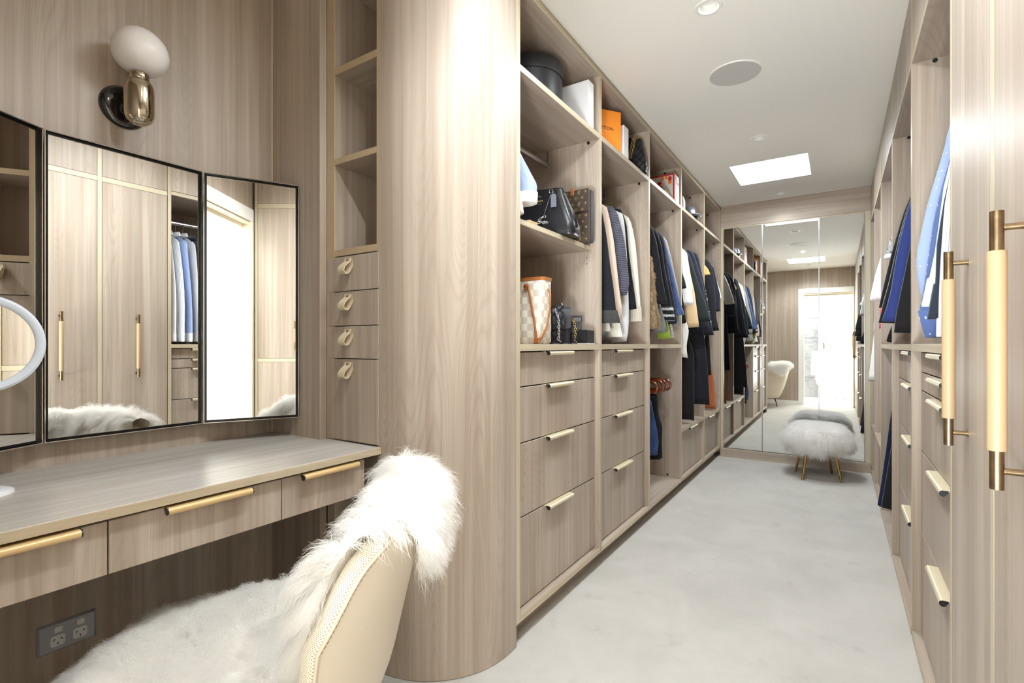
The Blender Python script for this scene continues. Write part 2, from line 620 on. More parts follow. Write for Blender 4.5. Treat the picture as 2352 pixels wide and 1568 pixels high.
def hair(name, mat, parent, roots, dirs, length, radius=0.0005, pts=8, curl=0.25, droop=0.5, clump=0.012, kind='stuff', len_var=0.35):
    n = len(roots)
    roots = np.asarray(roots, float); dirs = np.asarray(dirs, float)
    org = np.array(parent['_o'])
    cell = np.floor(roots / clump).astype(np.int64)
    key = (cell[:, 0] * 73856093) ^ (cell[:, 1] * 19349663) ^ (cell[:, 2] * 83492791)
    lut = RNG.normal(size=(4096, 3))
    cl = lut[np.abs(key) % 4096]
    big = np.floor(roots / (clump * 3.3)).astype(np.int64)
    keyb = (big[:, 0] * 7385609) ^ (big[:, 1] * 1934967) ^ (big[:, 2] * 8349271)
    clb = lut[np.abs(keyb) % 4096]
    d = dirs + curl * cl + curl * 0.9 * clb + 0.16 * RNG.normal(size=(n, 3))
    d /= np.linalg.norm(d, axis=1)[:, None]
    L = length * (1 - len_var * RNG.random(n)) * (1 + 0.25 * (lut[(np.abs(keyb) + 17) % 4096, 0].clip(-1, 1)))
    t = np.linspace(0, 1, pts)
    P = np.empty((n, pts, 3))
    side = np.cross(d, RNG.normal(size=(n, 3)))
    side /= np.linalg.norm(side, axis=1)[:, None] + 1e-9
    cen = (cell + 0.5) * clump
    for k, tt in enumerate(t):
        P[:, k] = roots + d * (L * tt)[:, None] + np.array([0, 0, -1]) * (droop * L * tt ** 2)[:, None] + side * (0.10 * L * math.sin(tt * 7.0))[:, None]
        pull = 0.26 * tt
        P[:, k, :] += (cen - roots) * pull
    P -= org
    cu = bpy.data.hair_curves.new(name)
    cu.add_curves([pts] * n)
    cu.attributes['position'].data.foreach_set('vector', P.astype(np.float32).ravel()) if 'position' in cu.attributes else cu.position_data.foreach_set('vector', P.astype(np.float32).ravel())
    ra = cu.attributes.get('radius') or cu.attributes.new('radius', 'FLOAT', 'POINT')
    ra.data.foreach_set('value', np.tile((radius * (1 - 0.8 * t)).astype(np.float32), n))
    cu.materials.append(MATS[mat])
    o = bpy.data.objects.new(name, cu)
    COL.objects.link(o)
    o.parent = parent
    o['_o'] = parent['_o']
    o['kind'] = kind
    return o

def sample_grid(G, n, keep=None):
    """random points and normals on a grid surface G[i,j,3]"""
    a = G[:-1, :-1].reshape(-1, 3); b = G[1:, :-1].reshape(-1, 3); c = G[:-1, 1:].reshape(-1, 3); d = G[1:, 1:].reshape(-1, 3)
    nr = np.cross(b - a, c - a)
    ar = np.linalg.norm(nr, axis=1) + 1e-12
    pr = ar / ar.sum()
    f = RNG.choice(len(a), n, p=pr)
    u = RNG.random((n, 1)); v = RNG.random((n, 1))
    P = a[f] * (1 - u) * (1 - v) + b[f] * u * (1 - v) + c[f] * (1 - u) * v + d[f] * u * v
    return P, nr[f] / ar[f][:, None]

# ================================================================== the room shell
H = 2.51
struct('floor', B(-2.0, 0.95, -0.16, 5.6, -0.05, 0.0, c=0), 'carpet')
struct('floor_bathroom', B(-1.3, 0.95, -1.9, -0.16, -0.05, -0.001, c=0), 'white_paint')

def ceiling():
    loops = [[(-2.0, -1.9), (0.95, -1.9), (0.95, 5.6), (-2.0, 5.6)]]
    for y_ in DL_Y:
        loops.append([(-0.45 + 0.036 * math.cos(2 * PI * k / 24), y_ + 0.036 * math.sin(2 * PI * k / 24)) for k in range(24)])
    for a_, b_ in SKY_Y:
        loops.append([(-0.722, a_), (-0.186, a_), (-0.186, b_), (-0.722, b_)])
    vs, es = [], []
    for lp in loops:
        o = len(vs)
        vs += [Vector(p) for p in lp]
        es += [(o + i, o + (i + 1) % len(lp)) for i in range(len(lp))]
    v2, e2, f2 = delaunay_2d_cdt(vs, es, [], 0, 1e-6)[:3]
    def inside(x, y):
        if -0.722 < x < -0.186 and any(a_ < y < b_ for a_, b_ in SKY_Y):
            return True
        return any((x + 0.45) ** 2 + (y - y_) ** 2 < 0.0355 ** 2 for y_ in DL_Y)
    fs = []
    for f in f2:
        cx = sum(v2[i].x for i in f) / len(f); cy = sum(v2[i].y for i in f) / len(f)
        if not inside(cx, cy):
            fs.append(tuple(f))
    mb = MB().add([(v.x, v.y, H) for v in v2], fs)
    struct('ceiling', mb, 'ceiling_paint')
ceiling()
struct('ceiling_slab', B(-2.05, 1.0, -1.95, 5.65, 2.66, 2.70, c=0), 'ceiling_paint')
struct('wall_left', B(-2.0, -1.905, 0.0, 1.30, 0, H, c=0), W_V)
struct('wall_left_outer', B(-2.05, -2.0, -1.95, 5.65, 0, 2.66, c=0), 'white_paint')
struct('wall_right_outer', B(0.90, 0.95, -1.95, 5.65, 0, 2.66, c=0), 'white_paint')
struct('wall_far', B(-2.0, 0.95, 5.55, 5.65, 0, 2.66, c=0), 'white_paint')
# rear wall with the doorway the picture is taken from
struct('wall_rear', B(-2.0, -0.56, -0.16, 0.0, 0, H, c=0), W_V)
struct('wall_rear_over_door', B(-0.56, 0.232, -0.16, 0.0, 2.06, H, c=0), W_V)
struct('wall_rear_side', B(0.232, 0.90, -0.16, 0.0, 0, H, c=0), W_V)
struct('wall_bathroom_left', B(-1.35, -1.3, -1.9, -0.16, 0, H, c=0), 'white_paint')
struct('wall_bathroom_end', B(-1.3, 0.95, -1.95, -1.9, 0, H, c=0), 'white_paint')
struct('trim_1', MB().box(-0.637, -0.546, 0.0, 0.018, 0, 2.155, c=0.003).box(-0.5455, 0.228, 0.0, 0.018, 2.062, 2.155, c=0.003), 'white_paint')
struct('trim_2', MB().box(-0.562, -0.546, -0.165, 0.0, 0, 2.062).box(0.216, 0.232, -0.165, 0.0, 0, 2.062).box(-0.546, 0.216, -0.165, 0.0, 2.046, 2.062).box(0.20, 0.228, 0.0, 0.018, 0, 2.062, c=0.002), 'cream_paint')
struct('trim_3', B(-0.546, 0.216, -0.09, -0.06, 2.02, 2.046), 'cream_paint')
struct('baseboard_rear', B(-1.90, -0.637, 0.0, 0.012, 0, 0.07), 'white_paint')
dr = struct('door_1', B(-0.33, 0.60, -1.545, -1.51, 0.008, 2.10, c=0.002), 'white_paint')
B(-0.272, -0.254, -1.51, -1.500, 1.03, 1.16, c=0.002).build('pull', 'bronze', dr)
mw = thing('marble_wall', 'grey veined marble tiled wall in the bathroom beyond the doorway', 'wall', (-0.4, -1.7, 0))
mw['kind'] = 'structure'
for r_ in range(6):
    for c_ in range(3):
        B(-1.28 + 0.61 * c_, -1.28 + 0.61 * c_ + 0.604, -1.72, -1.70, 0.002 + 0.42 * r_, 0.002 + 0.42 * r_ + 0.415, c=0.002).build('tile', 'marble', mw)

# downlights, speaker, skylight
for i, y_ in enumerate(DL_Y):
    place = ['over the vanity end of the room', 'nearest the camera, before the round speaker', 'between the speaker and the skylight', 'beyond the skylight, nearest the mirrored wall'][i]
    t = thing('downlight', 'small white recessed ceiling downlight ' + place, 'downlight', (-0.45, y_, H), 'ceiling downlights')
    MB().lathe([(0.036, 0.045), (0.036, -0.001), (0.039, -0.004), (0.054, -0.003), (0.056, 0.0)], (-0.45, y_, H), n=32).build('trim_ring', 'white_paint', t, smooth=True)
    MB().lathe([(0.0005, 0.03), (0.036, 0.03)], (-0.45, y_, H), n=32).build('lens', 'lens_grey', t)
t = thing('ceiling_speaker', 'round flush grey mesh speaker in the white ceiling', 'speaker', (-0.447, 2.77, H))
MB().lathe([(0.118, -0.0005), (0.120, -0.005), (0.124, -0.004), (0.126, 0.0)], (-0.447, 2.77, H), n=48).build('rim', 'white_paint', t, smooth=True)
MB().lathe([(0.0005, -0.004), (0.1185, -0.004)], (-0.447, 2.77, H), n=48).build('grille', 'speaker_grey', t)
for (ya, yb), lb in zip(SKY_Y, ('square white glowing skylight overhead near the vanity, seen only in the mirror', 'square white glowing skylight in the ceiling before the mirrored wall')):
    t = thing('skylight', lb, 'skylight', (-0.454, (ya + yb) / 2, H), 'ceiling skylights')
    mb = MB()
    for a in ((-0.722, -0.717, ya, yb), (-0.191, -0.186, ya, yb), (-0.717, -0.191, ya, ya + 0.005), (-0.717, -0.191, yb - 0.005, yb)):
        mb.box(*a, H - 0.002, H + 0.06, c=0)
    mb.build('shaft', 'white_paint', t)
    B(-0.717, -0.191, ya + 0.005, yb - 0.005, H + 0.05, H + 0.06, c=0).build('diffuser', 'skylight_glow', t)

# ================================================================== cabinet helpers
def lip_handle(y0, y1, xf, zt, s, parent, mat='handle_champagne'):
    """folded lip pull on the top edge of a drawer front; s = +1 faces +x"""
    nose = [(0.0225 + 0.0082 * math.cos(a), -0.0066 + 0.0082 * math.sin(a)) for a in np.linspace(PI / 2, -PI * 0.95, 13)]
    pr = [(-0.012, 0.0005), (0.010, 0.0014)] + nose + [(0.0105, -0.0035), (0.006, -0.0020), (-0.012, -0.002)]
    poly = [(xf + s * a, zt + b) for a, b in pr]
    h = MB().prism(poly, 'y', y0 + 0.0025, y1 - 0.0025).build('handle', mat, parent, smooth=True)
    cap = [(xf + s * a, zt + b) for a, b in pr[1:16]]
    MB().prism(cap, 'y', y0, y0 + 0.0025).build('end_cap', 'black_plastic', parent)
    MB().prism(cap, 'y', y1 - 0.0025, y1).build('end_cap', 'black_plastic', parent)

def drawer(unit, y0, y1, z0, z1, xf, s, hy=None, mat='handle_champagne', th=0.018, name='drawer'):
    d = B(xf - s * th, xf, y0, y1, z0, z1, c=0.0012).build(name, W_V, unit)
    if hy:
        lip_handle(hy[0], hy[1], xf, z1 + 0.001, s, d, mat)
    return d

def side_panel(unit, x_back, x_front, y0, y1, z0, z1, s):
    B(x_back, x_front - s * 0.0015, y0, y1, z0, z1, c=0.0005).build('side_panel', W_V, unit)
    B(x_front - s * 0.0015, x_front, y0 + 0.0003, y1 - 0.0003, z0, z1, c=0.0005).build('edge_strip', W_EDGE_V, unit)

def shelf(unit, x_back, x_front, y0, y1, z0, z1, s, name='shelf', mat=None):
    B(x_back, x_front - s * 0.0015, y0, y1, z0, z1, c=0.0005).build(name, mat or W_Y, unit)
    B(x_front - s * 0.0015, x_front, y0, y1, z0 + 0.0003, z1 - 0.0003, c=0.0005).build('edge_strip', W_EDGE_Y, unit)

def cam_dot(unit, x, y, z, sy):
    MB().cyl((x, y, z), (x, y + sy * 0.0025, z), 0.0085, 0.0075, 12).build('cover_cap', 'black_plastic', unit)

def rail(unit, x, y0, y1, z, s):
    MB().tube([(x, y0 + 0.001, z), (x, y1 - 0.001, z)], 0.014, 12, flat=0.55, up=(0, 0, 1)).build('hanging_rail', 'silver', unit)
    B(x - 0.007, x + 0.007, y1 - 0.006, y1 - 0.0005, z - 0.014, z + 0.075, c=0.002).build('rail_bracket', 'silver', unit)

# ================================================================== left run of open wardrobes
LX, LB = -0.998, -1.565
LD = [1.555, 2.322, 3.087, 3.853, 4.620, 5.345]
LR = -1.29                                    # hanging rail
l_lab = ['open wardrobe bay nearest the curved panel, with handbag shelves over four drawers',
         'second open wardrobe bay from the curved panel, with knitwear over four drawers',
         'middle open wardrobe bay of the long row, hanging space above and below its counter',
         'fourth open wardrobe bay from the curved panel, long coats over one low drawer',
         'open wardrobe bay against the mirrored wall, dark dresses over one low drawer']
LU = []
for i in range(5):
    y0, y1 = LD[i] + 0.025, LD[i + 1]
    u = thing('open_wardrobe', l_lab[i], 'wardrobe', (LX, (y0 + y1) / 2, 0), 'open wardrobe bays along the curved panel side')
    LU.append(u)
    side_panel(u, LB, LX, LD[i], LD[i] + 0.025, 0.08, 2.485, 1)
    if i == 4:
        side_panel(u, LB, LX, LD[5], LD[5] + 0.025, 0.08, 2.485, 1)
    B(LB - 0.012, LB, LD[i], LD[i + 1], 0.08, 2.485, c=0).build('back_panel', W_V, u)
    shelf(u, LB, LX, y0, y1, 0.08, 0.105, 1, 'base_shelf')
    shelf(u, LB, LX, y0, y1, 2.145, 2.170, 1)
    shelf(u, LB, LX, y0, y1, 2.460, 2.485, 1, 'top_panel')
    B(LX - 0.03, LX - 0.014, LD[i], LD[i + 1], 2.485, H, c=0).build('ceiling_filler', 'edge_tape', u)
    B(-1.075, -1.058, LD[i], LD[i + 1], 0.0, 0.08, c=0).build('plinth', W_Y, u)
    rail(u, LR, y0, y1, 2.068, 1)
    cam_dot(u, -1.06, y1, 2.138, -1); cam_dot(u, -1.40, y1, 2.138, -1); cam_dot(u, -1.12, y1, 2.435, -1)
    if i < 3:
        shelf(u, LB, LX, y0, y1, 1.095, 1.122, 1, 'worktop')
    if i < 2:
        zs = [1.092, 0.956, 0.739, 0.453, 0.107]
        hy = (1.806, 2.034) if i == 0 else (2.552, 2.802)
        for k in range(4):
            drawer(u, y0 + 0.002, y1 - 0.002, zs[k + 1] + 0.0025, zs[k] - 0.0025, -1.025, 1, hy)
        B(-1.050, -1.046, y0, y1, 0.106, 1.094, c=0).build('drawer_box', 'gap_dark', u)
    if i >= 3:
        shelf(u, LB, LX, y0, y1, 0.455, 0.482, 1, 'low_shelf')
        drawer(u, y0 + 0.002, y1 - 0.002, 0.108, 0.452, -1.025, 1, (4.135, 4.385) if i == 3 else (4.83, 5.075))
    if i == 2:
        MB().tube([(LR, y0 + 0.001, 0.985), (LR, y1 - 0.001, 0.985)], 0.014, 12, flat=0.55, up=(0, 0, 1)).build('hanging_rail', 'silver', u)
        cam_dot(u, -1.10, y1, 0.125, -1)
    if i == 0:
        shelf(u, LB, -1.043, y0, y1, 1.591, 1.613, 1)
        for z_ in (1.560, 1.528):
            MB().cyl((-1.068, y1 - 0.0015, z_), (-1.068, y1 - 0.0001, z_), 0.0025, n=8).build('peg_hole', 'gap_dark', u)

# ================================================================== curved end panel
t = thing('curved_end_panel', 'tall curved wood-grain panel rounding the corner beside the vanity', 'panel', (-1.1, 1.35, 0))
cx_, cy_, R_ = -1.318, 1.50, 0.32
arc = [(cx_ + R_ * math.cos(a), cy_ + R_ * math.sin(a)) for a in np.linspace(-PI / 2, 0, 33)] + [(LX, 1.5535)]
arci = [(cx_ + (R_ - 0.018) * math.cos(a), cy_ + (R_ - 0.018) * math.sin(a)) for a in np.linspace(-PI / 2, 0, 33)] + [(LX - 0.018, 1.5535)]
ringz = []
for z_ in (0.002, H - 0.002):
    ringz.append([(x, y, z_) for x, y in arc + arci[::-1]])
MB().loft(ringz, True, True, True).build('skin', W_V, t, smooth=True)
B(LX - 0.018, LX + 0.0008, 1.5535, 1.555, 0.08, H - 0.002, c=0.0004).build('edge_strip', 'edge_light', t)

# ================================================================== shelf and drawer tower
struct('wall_return', B(-1.905, -1.600, 1.150, 1.18, 0, H, c=0.001), W_V)
TY = 1.183
struct('trim_7', B(-1.905, -1.9025, 1.1465, 1.15, 0.771, H, c=0), 'edge_light')
t = thing('shelf_tower', 'narrow tower of open shelves over four drawers with leather pulls', 'cabinet', (-1.45, TY, 0.77))
for a, b in ((-1.600, -1.557), (-1.331, -1.3185)):
    B(a, b, TY, 1.50, 0.0 if a < -1.5 else 0.002, H - 0.002, c=0.001).build('side_panel', W_V, t)
B(-1.600, -1.5575, TY - 0.0022, TY, 0.77, H - 0.002, c=0.0005).build('edge_strip', 'edge_tan', t)
B(-1.3305, -1.3185, TY - 0.0022, TY, 1.44, H - 0.002, c=0.0005).build('edge_strip', 'edge_tan', t)
B(-1.56, -1.33, 1.39, 1.40, 0.0, H - 0.002, c=0).build('back_panel', W_V, t)
for z0, z1 in ((1.443, 1.467), (1.781, 1.803), (2.112, 2.137), (2.455, 2.478)):
    B(-1.557, -1.331, TY, 1.39, z0, z1, c=0.0005).build('shelf', W_X, t)
    B(-1.557, -1.331, TY - 0.0015, TY, z0, z1, c=0.0005).build('edge_strip', 'edge_tan', t)
B(-1.592, -1.3185, TY + 0.012, TY + 0.016, 0.772, 1.443, c=0).build('drawer_box', 'gap_dark', t)
B(-1.557, -1.331, 1.29, 1.30, 0.0, 0.745, c=0).build('lower_panel', W_V, t)

def leather_pull(parent, x, y, z):
    """folded leather loop screwed at its top; hangs on a front that faces -y"""
    outer = [(0.0, 0.0), (-0.0005, -0.016), (-0.004, -0.030), (-0.012, -0.046), (-0.021, -0.055), (-0.030, -0.056), (-0.036, -0.050), (-0.036, -0.041), (-0.031, -0.032),
             (-0.022, -0.023), (-0.012, -0.016), (-0.0075, -0.010), (-0.007, 0.0)]
    n = len(outer)
    def off(k, d):
        a = Vector(outer[max(0, k - 1)]); b = Vector(outer[min(n - 1, k + 1)])
        tt = (b - a).normalized(); nn = Vector((-tt.y, tt.x))
        return Vector(outer[k]) + nn * d
    inn = [off(k, 0.0032) for k in range(n)]
    poly = [Vector(p) for p in outer] + inn[::-1]
    xa, xb = x - 0.0165, x + 0.0165
    rings = [[(xx, y + p.x, z + p.y) for p in poly] for xx in (xa, xb)]
    mb = MB()
    vs = rings[0] + rings[1]
    m = len(poly)
    fs = [(i, (i + 1) % m, m + (i + 1) % m, m + i) for i in range(m)]
    for s0 in (0, m):
        fs += [(s0 + k, s0 + k + 1, s0 + m - 2 - k, s0 + m - 1 - k) for k in range(n - 1)]
    mb.add(vs, fs).build('pull', 'leather_pull', parent, smooth=True)
    MB().lathe([(0.0005, -0.0125), (0.0045, -0.012), (0.006, -0.0105), (0.006, -0.006)], (x, y, z - 0.009), 'y', 16).build('screw', 'bronze', parent, smooth=True)

for z0, z1 in ((1.3135, 1.4385), (1.1885, 1.3105), (1.0705, 1.1855), (0.774, 1.0675)):
    d = B(-1.592, -1.3200, TY - 0.004, TY + 0.012, z0, z1, c=0.0012).build('drawer', W_V, t)
    leather_pull(d, -1.4685, TY - 0.004, z1 - 0.010)

# ================================================================== vanity desk
t = thing('vanity_desk', 'built-in wood-grain vanity desk with three slim drawers under the tri-fold mirror', 'desk', (-1.6, 0.6, 0.75))
B(-1.904, -1.306, 0.001, TY - 0.005, 0.747, 0.770, c=0.001).build('desk_top', W_TOP, t)
B(-1.306, -1.304, 0.001, TY - 0.005, 0.7473, 0.7697, c=0.0006).build('edge_strip', W_EDGE_Y, t)
B(-1.88, -1.344, 0.02, 1.122, 0.632, 0.746, c=0).build('carcass', 'gap_dark', t)
for y0, y1, h0, h1 in ((0.03, 0.4235, 0.172, 0.374), (0.4265, 0.8255, 0.528, 0.731), (0.8285, 1.123, 0.880, 1.084)):
    drawer(t, y0, y1, 0.622, 0.738, -1.324, 1, (h0, h1), 'handle_tan')

# ================================================================== tri-fold vanity mirror
t = thing('vanity_mirror', 'tri-fold vanity mirror in thin chrome and black frames on the wood wall', 'mirror', (-1.9, 0.66, 0.85))
def mirror_panel(p0, p1, z0, z1, name):
    a = Vector((p0[0], p0[1], 0)); b = Vector((p1[0], p1[1], 0))
    W = (b - a).length
    ex = (b - a).normalized()
    M = frame_matrix((a.x, a.y, z0), ex, (0, 0, 1))      # local: x along, y up, z = front (ex x up)
    Hh = z1 - z0
    fr, fd = MB(), MB()
    e = 0.0028
    for q in ((0, W, 0, e), (0, W, Hh - e, Hh), (0, e, e, Hh - e), (W - e, W, e, Hh - e)):
        fr.box(q[0], q[1], q[2], q[3], -0.028, 0.004, c=0.0006)
    g = 0.010
    for q in ((e, W - e, e, g), (e, W - e, Hh - g, Hh - e), (e, g, g, Hh - g), (W - g, W - e, g, Hh - g)):
        fd.box(q[0], q[1], q[2], q[3], -0.024, -0.005, c=0.0004)
    f_ = fr.xf(M).build('frame', 'chrome', t)
    fd.xf(M).build('inner_frame', 'chrome_dark', f_)
    MB().box(g, W - g, g, Hh - g, -0.024, -0.0075, c=0).xf(M).build('glass', 'mirror_vanity', f_)
mirror_panel((-1.866, 0.452), (-1.866, 0.868), 0.843, 1.725, 'centre')
mirror_panel((-1.866, 0.872), (-1.722, 1.145), 0.843, 1.725, 'right')
mirror_panel((-1.722, 0.175), (-1.866, 0.448), 0.843, 1.725, 'left')
B(-1.9045, -1.894, 0.50, 0.82, 0.95, 1.62, c=0.001).build('wall_plate', 'chrome_dark', t)

# ring-light make-up mirror on the desk
t = thing('ring_mirror', 'round make-up mirror with a white ring light standing on the desk', 'mirror', (-1.66, 0.287, 0.77))
Cc = Vector((-1.66, 0.287, 1.122))
nrm = Vector((0.985, -0.17, 0.0)).normalized()
M = frame_matrix(Cc, Vector((-nrm.y, nrm.x, 0)), (0, 0, 1))
rg = MB()
n_ = 64
pr = [(0.1005, 0.0), (0.1015, 0.008), (0.106, 0.0115), (0.116, 0.0115), (0.1215, 0.007), (0.122, -0.006), (0.116, -0.013), (0.1, -0.013)]
rings = [[(r * math.cos(2 * PI * k / n_), r * math.sin(2 * PI * k / n_), h) for k in range(n_)] for r, h in [(a * 0.951, b) for a, b in pr]]
rings.append(rings[0])
rg.loft(rings, True).xf(M).build('light_ring', 'ring_white', t, smooth=True)
MB().loft([[(r * math.cos(2 * PI * k / n_), r * math.sin(2 * PI * k / n_), h) for k in range(n_)] for r, h in ((0.0005, 0.003), (0.0959, 0.003))], True).xf(M).build('glass', 'mirror_vanity', t)
MB().tube([(-1.66, 0.287, 1.008), (-1.665, 0.286, 0.93), (-1.665, 0.286, 0.775)], 0.006, 12).build('stem', 'white_plastic', t, smooth=True)
MB().lathe([(0.0005, 0.012), (0.05, 0.011), (0.062, 0.006), (0.063, 0.0)], (-1.665, 0.286, 0.7702), n=40).build('base', 'white_plastic', t, smooth=True)

# wall sconce
t = thing('wall_sconce', 'white egg-shaped glass globe wall light on a bronze body with black wall plate', 'wall lamp', (-1.905, 0.655, 1.87))
MB().lathe([(0.0005, 0.016), (0.045, 0.016), (0.060, 0.012), (0.066, 0.004), (0.066, 0.0)], (-1.9045, 0.652, 1.873), 'x', 48).build('wall_plate', 'black_gloss', t, smooth=True)
MB().lathe([(0.020, 0.014), (0.019, 0.022), (0.0105, 0.030), (0.0105, 0.09)], (-1.9045, 0.652, 1.862), 'x', 24).build('arm', 'black_gloss', t, smooth=True)
bd = [(0.0005, 1.796), (0.018, 1.7965), (0.021, 1.799), (0.031, 1.806), (0.0375, 1.818), (0.0395, 1.832), (0.0395, 1.900), (0.0375, 1.914), (0.031, 1.926), (0.022, 1.932)]
MB().lathe([(r, z - 1.86) for r, z in bd], (-1.8, 0.656, 1.86), n=40).build('body', 'lamp_bronze', t, smooth='all')
MB().lathe([(0.0250, 0.0), (0.0258, 0.002), (0.0258, 0.019), (0.0250, 0.021)], (-1.8, 0.656, 1.931), n=32).build('collar', 'lamp_bronze', t, smooth=True)
gl = []
for k in range(25):
    a = PI * k / 24
    zz = -0.070 * math.cos(a)
    rr = 0.0745 * math.sin(a) * (1 + 0.06 * math.cos(a))
    gl.append((max(rr, 0.0004), zz))
MB().lathe(gl, (-1.8, 0.659, 2.020), n=48).build('globe', 'opal_glass', t, smooth='all')

# power point under the desk
t = thing('power_socket', 'brushed steel double power socket low on the wall under the desk', 'socket', (-1.904, 0.512, 0.272))
y0, y1, z0, z1 = 0.445, 0.579, 0.231, 0.314
def plate_ring(d, x):
    return [(x, y0 + d, z0 + d), (x, y1 - d, z0 + d), (x, y1 - d, z1 - d), (x, y0 + d, z1 - d)]
MB().loft([plate_ring(0, -1.9045), plate_ring(0.0008, -1.900), plate_ring(0.005, -1.8965)], True, True, True).build('plate', 'steel_plate', t)
def rr_poly(cy, cz, w_, h_, r_, n=5):
    out = []
    for sx, sy, a0 in ((1, 1, 0), (-1, 1, PI / 2), (-1, -1, PI), (1, -1, 1.5 * PI)):
        for k in range(n + 1):
            a = a0 + PI / 2 * k / n
            out.append((cy + sx * (w_ / 2 - r_) + r_ * math.cos(a), cz + sy * (h_ / 2 - r_) + r_ * math.sin(a)))
    return out
for cy in (0.4895, 0.5405):
    MB().prism(rr_poly(cy + 0.001, 0.2935, 0.018, 0.0165, 0.004), 'x', -1.897, -1.8945).build('switch', 'white_plastic', t)
    so = MB().prism(rr_poly(cy, 0.262, 0.033, 0.031, 0.007), 'x', -1.897, -1.8955).build('outlet', 'white_plastic', t)
    sl = MB()
    for dy, dz, an in ((-0.0085, 0.004, 0.55), (0.0085, 0.004, -0.55), (0.0, -0.008, 0.0)):
        s0 = len(sl.v)
        sl.box(-1.8956, -1.8952, -0.001, 0.001, -0.0035, 0.0035, c=0)
        sl.xf(Matrix.Translation((0, cy + dy, 0.262 + dz)) @ Matrix.Rotation(-an, 4, 'X'), s0)
    sl.build('slots', 'gap_dark', so)
t_ = MB().tube([(-1.86, 0.49, 0.632), (-1.862, 0.482, 0.55), (-1.858, 0.486, 0.48), (-1.861, 0.493, 0.44), (-1.86, 0.492, 0.39)], 0.0007, 5).build('thread', 'thread')
tag(t_, 'thin loose thread hanging from the underside of the desk', 'thread')

# ================================================================== mirrored end wall
struct('trim_4', B(-0.998, 0.232, 5.372, 5.395, 2.292, H, c=0.001), W_X)
struct('trim_5', B(-0.998, 0.232, 5.335, 5.37, 0.0, 0.083, c=0.001), W_X)
struct('trim_6', MB().box(-0.998, -0.974, 5.371, 5.395, 0.083, 2.292).box(0.189, 0.232, 5.371, 5.395, 0.083, 2.292).box(-0.974, 0.189, 5.376, 5.395, 2.280, 2.292), 'edge_tape')
struct('wall_end', B(-0.998, 0.232, 5.41, 5.43, 0, H, c=0), 'white_paint')
for x0, x1, lb in ((-0.973, -0.6225, 'full-height mirrored door beside the last open wardrobe of dark dresses'),
                   (-0.6205, -0.155, 'middle and widest full-height mirrored door of the end wall'),
                   (-0.153, 0.188, 'full-height mirrored door behind the fluffy stool, by the shirt side')):
    t = thing('mirror_door', lb, 'mirror', ((x0 + x1) / 2, 5.37, 0.085), 'mirrored doors on the end wall')
    B(x0 + 0.002, x1 - 0.002, 5.370, 5.376, 0.088, 2.279, c=0).build('glass', 'mirror', t)
    for xa_ in (x0, x1 - 0.0035):
        B(xa_, xa_ + 0.0035, 5.3665, 5.378, 0.086, 2.281, c=0).build('edge_trim', 'silver', t)

# ================================================================== right run
RX, RB = 0.232, 0.80
RD = [(1.620, 1.645), (2.425, 2.460), (3.255, 3.290), (4.090, 4.122), (4.835, 4.870), (5.345, 5.370)]
RR = 0.50
r_lab = ['open shirt wardrobe bay next to the tall doors with long handles, over five drawers',
         'open wardrobe bay holding the blue linen jacket, over four drawers',
         'open wardrobe bay with dark trousers hanging below its counter',
         'open wardrobe bay with a low shelf and a white shirt hanging above it',
         'open wardrobe bay with magazines on its low shelf beside the mirrored wall']
RU = []
for i in range(5):
    (a0, a1), (b0, b1) = RD[i], RD[i + 1]
    y0, y1 = a1, b0
    u = thing('open_wardrobe', r_lab[i], 'wardrobe', (RX, (y0 + y1) / 2, 0), 'open wardrobe bays beyond the tall doors')
    RU.append(u)
    if i > 0:
        side_panel(u, RB, RX, a0, a1, 0.03, 2.485, -1)
    else:
        side_panel(u, RB, RX, a0 + 0.003, a1, 0.03, 2.485, -1)
    if i == 4:
        side_panel(u, RB, RX, b0, b1, 0.03, 2.485, -1)
    B(RB, RB + 0.012, a0, b0, 0.03, 2.485, c=0).build('back_panel', W_V, u)
    shelf(u, RB, RX, y0, y1, 0.004, 0.032, -1, 'base_shelf')
    shelf(u, RB, RX, y0, y1, 2.188, 2.213, -1)
    B(RX + 0.002, RX + 0.02, a0 + 0.002, b0 - 0.0005, 2.216, 2.492, c=0.001).build('upper_door', W_V, u)
    B(RX + 0.012, RX + 0.03, a0, b0, 2.492, H, c=0).build('ceiling_filler', 'edge_tape', u)
    rail(u, RR, y0, y1, 2.045, -1)
    cam_dot(u, 0.30, y1, 2.181, -1)
    if i < 3:
        shelf(u, RB, RX, y0, y1, 1.095, 1.122, -1, 'worktop')
    if i < 2:
        zs = [1.092, 1.016, 0.948, 0.722, 0.422, 0.034] if i == 0 else [1.092, 0.951, 0.722, 0.412, 0.034]
        hy = (1.781, 2.047) if i == 0 else (2.489, 2.835)
        if i == 1:
            hy = (2.53, 2.80)
        for k in range(len(zs) - 1):
            drawer(u, y0 + 0.002, y1 - 0.002, zs[k + 1] + 0.0025, zs[k] - 0.0025, RX + 0.027, -1, hy)
        B(RX + 0.048, RX + 0.052, y0, y1, 0.033, 1.094, c=0).build('drawer_box', 'gap_dark', u)
    if i >= 3:
        shelf(u, RB, RX, y0, y1, 0.405, 0.432, -1, 'low_shelf')
        drawer(u, y0 + 0.002, y1 - 0.002, 0.034, 0.402, RX + 0.027, -1, None)
    if i == 2:
        MB().tube([(RR, y0 + 0.001, 1.02), (RR, y1 - 0.001, 1.02)], 0.014, 12, flat=0.55, up=(0, 0, 1)).build('hanging_rail', 'silver', u)

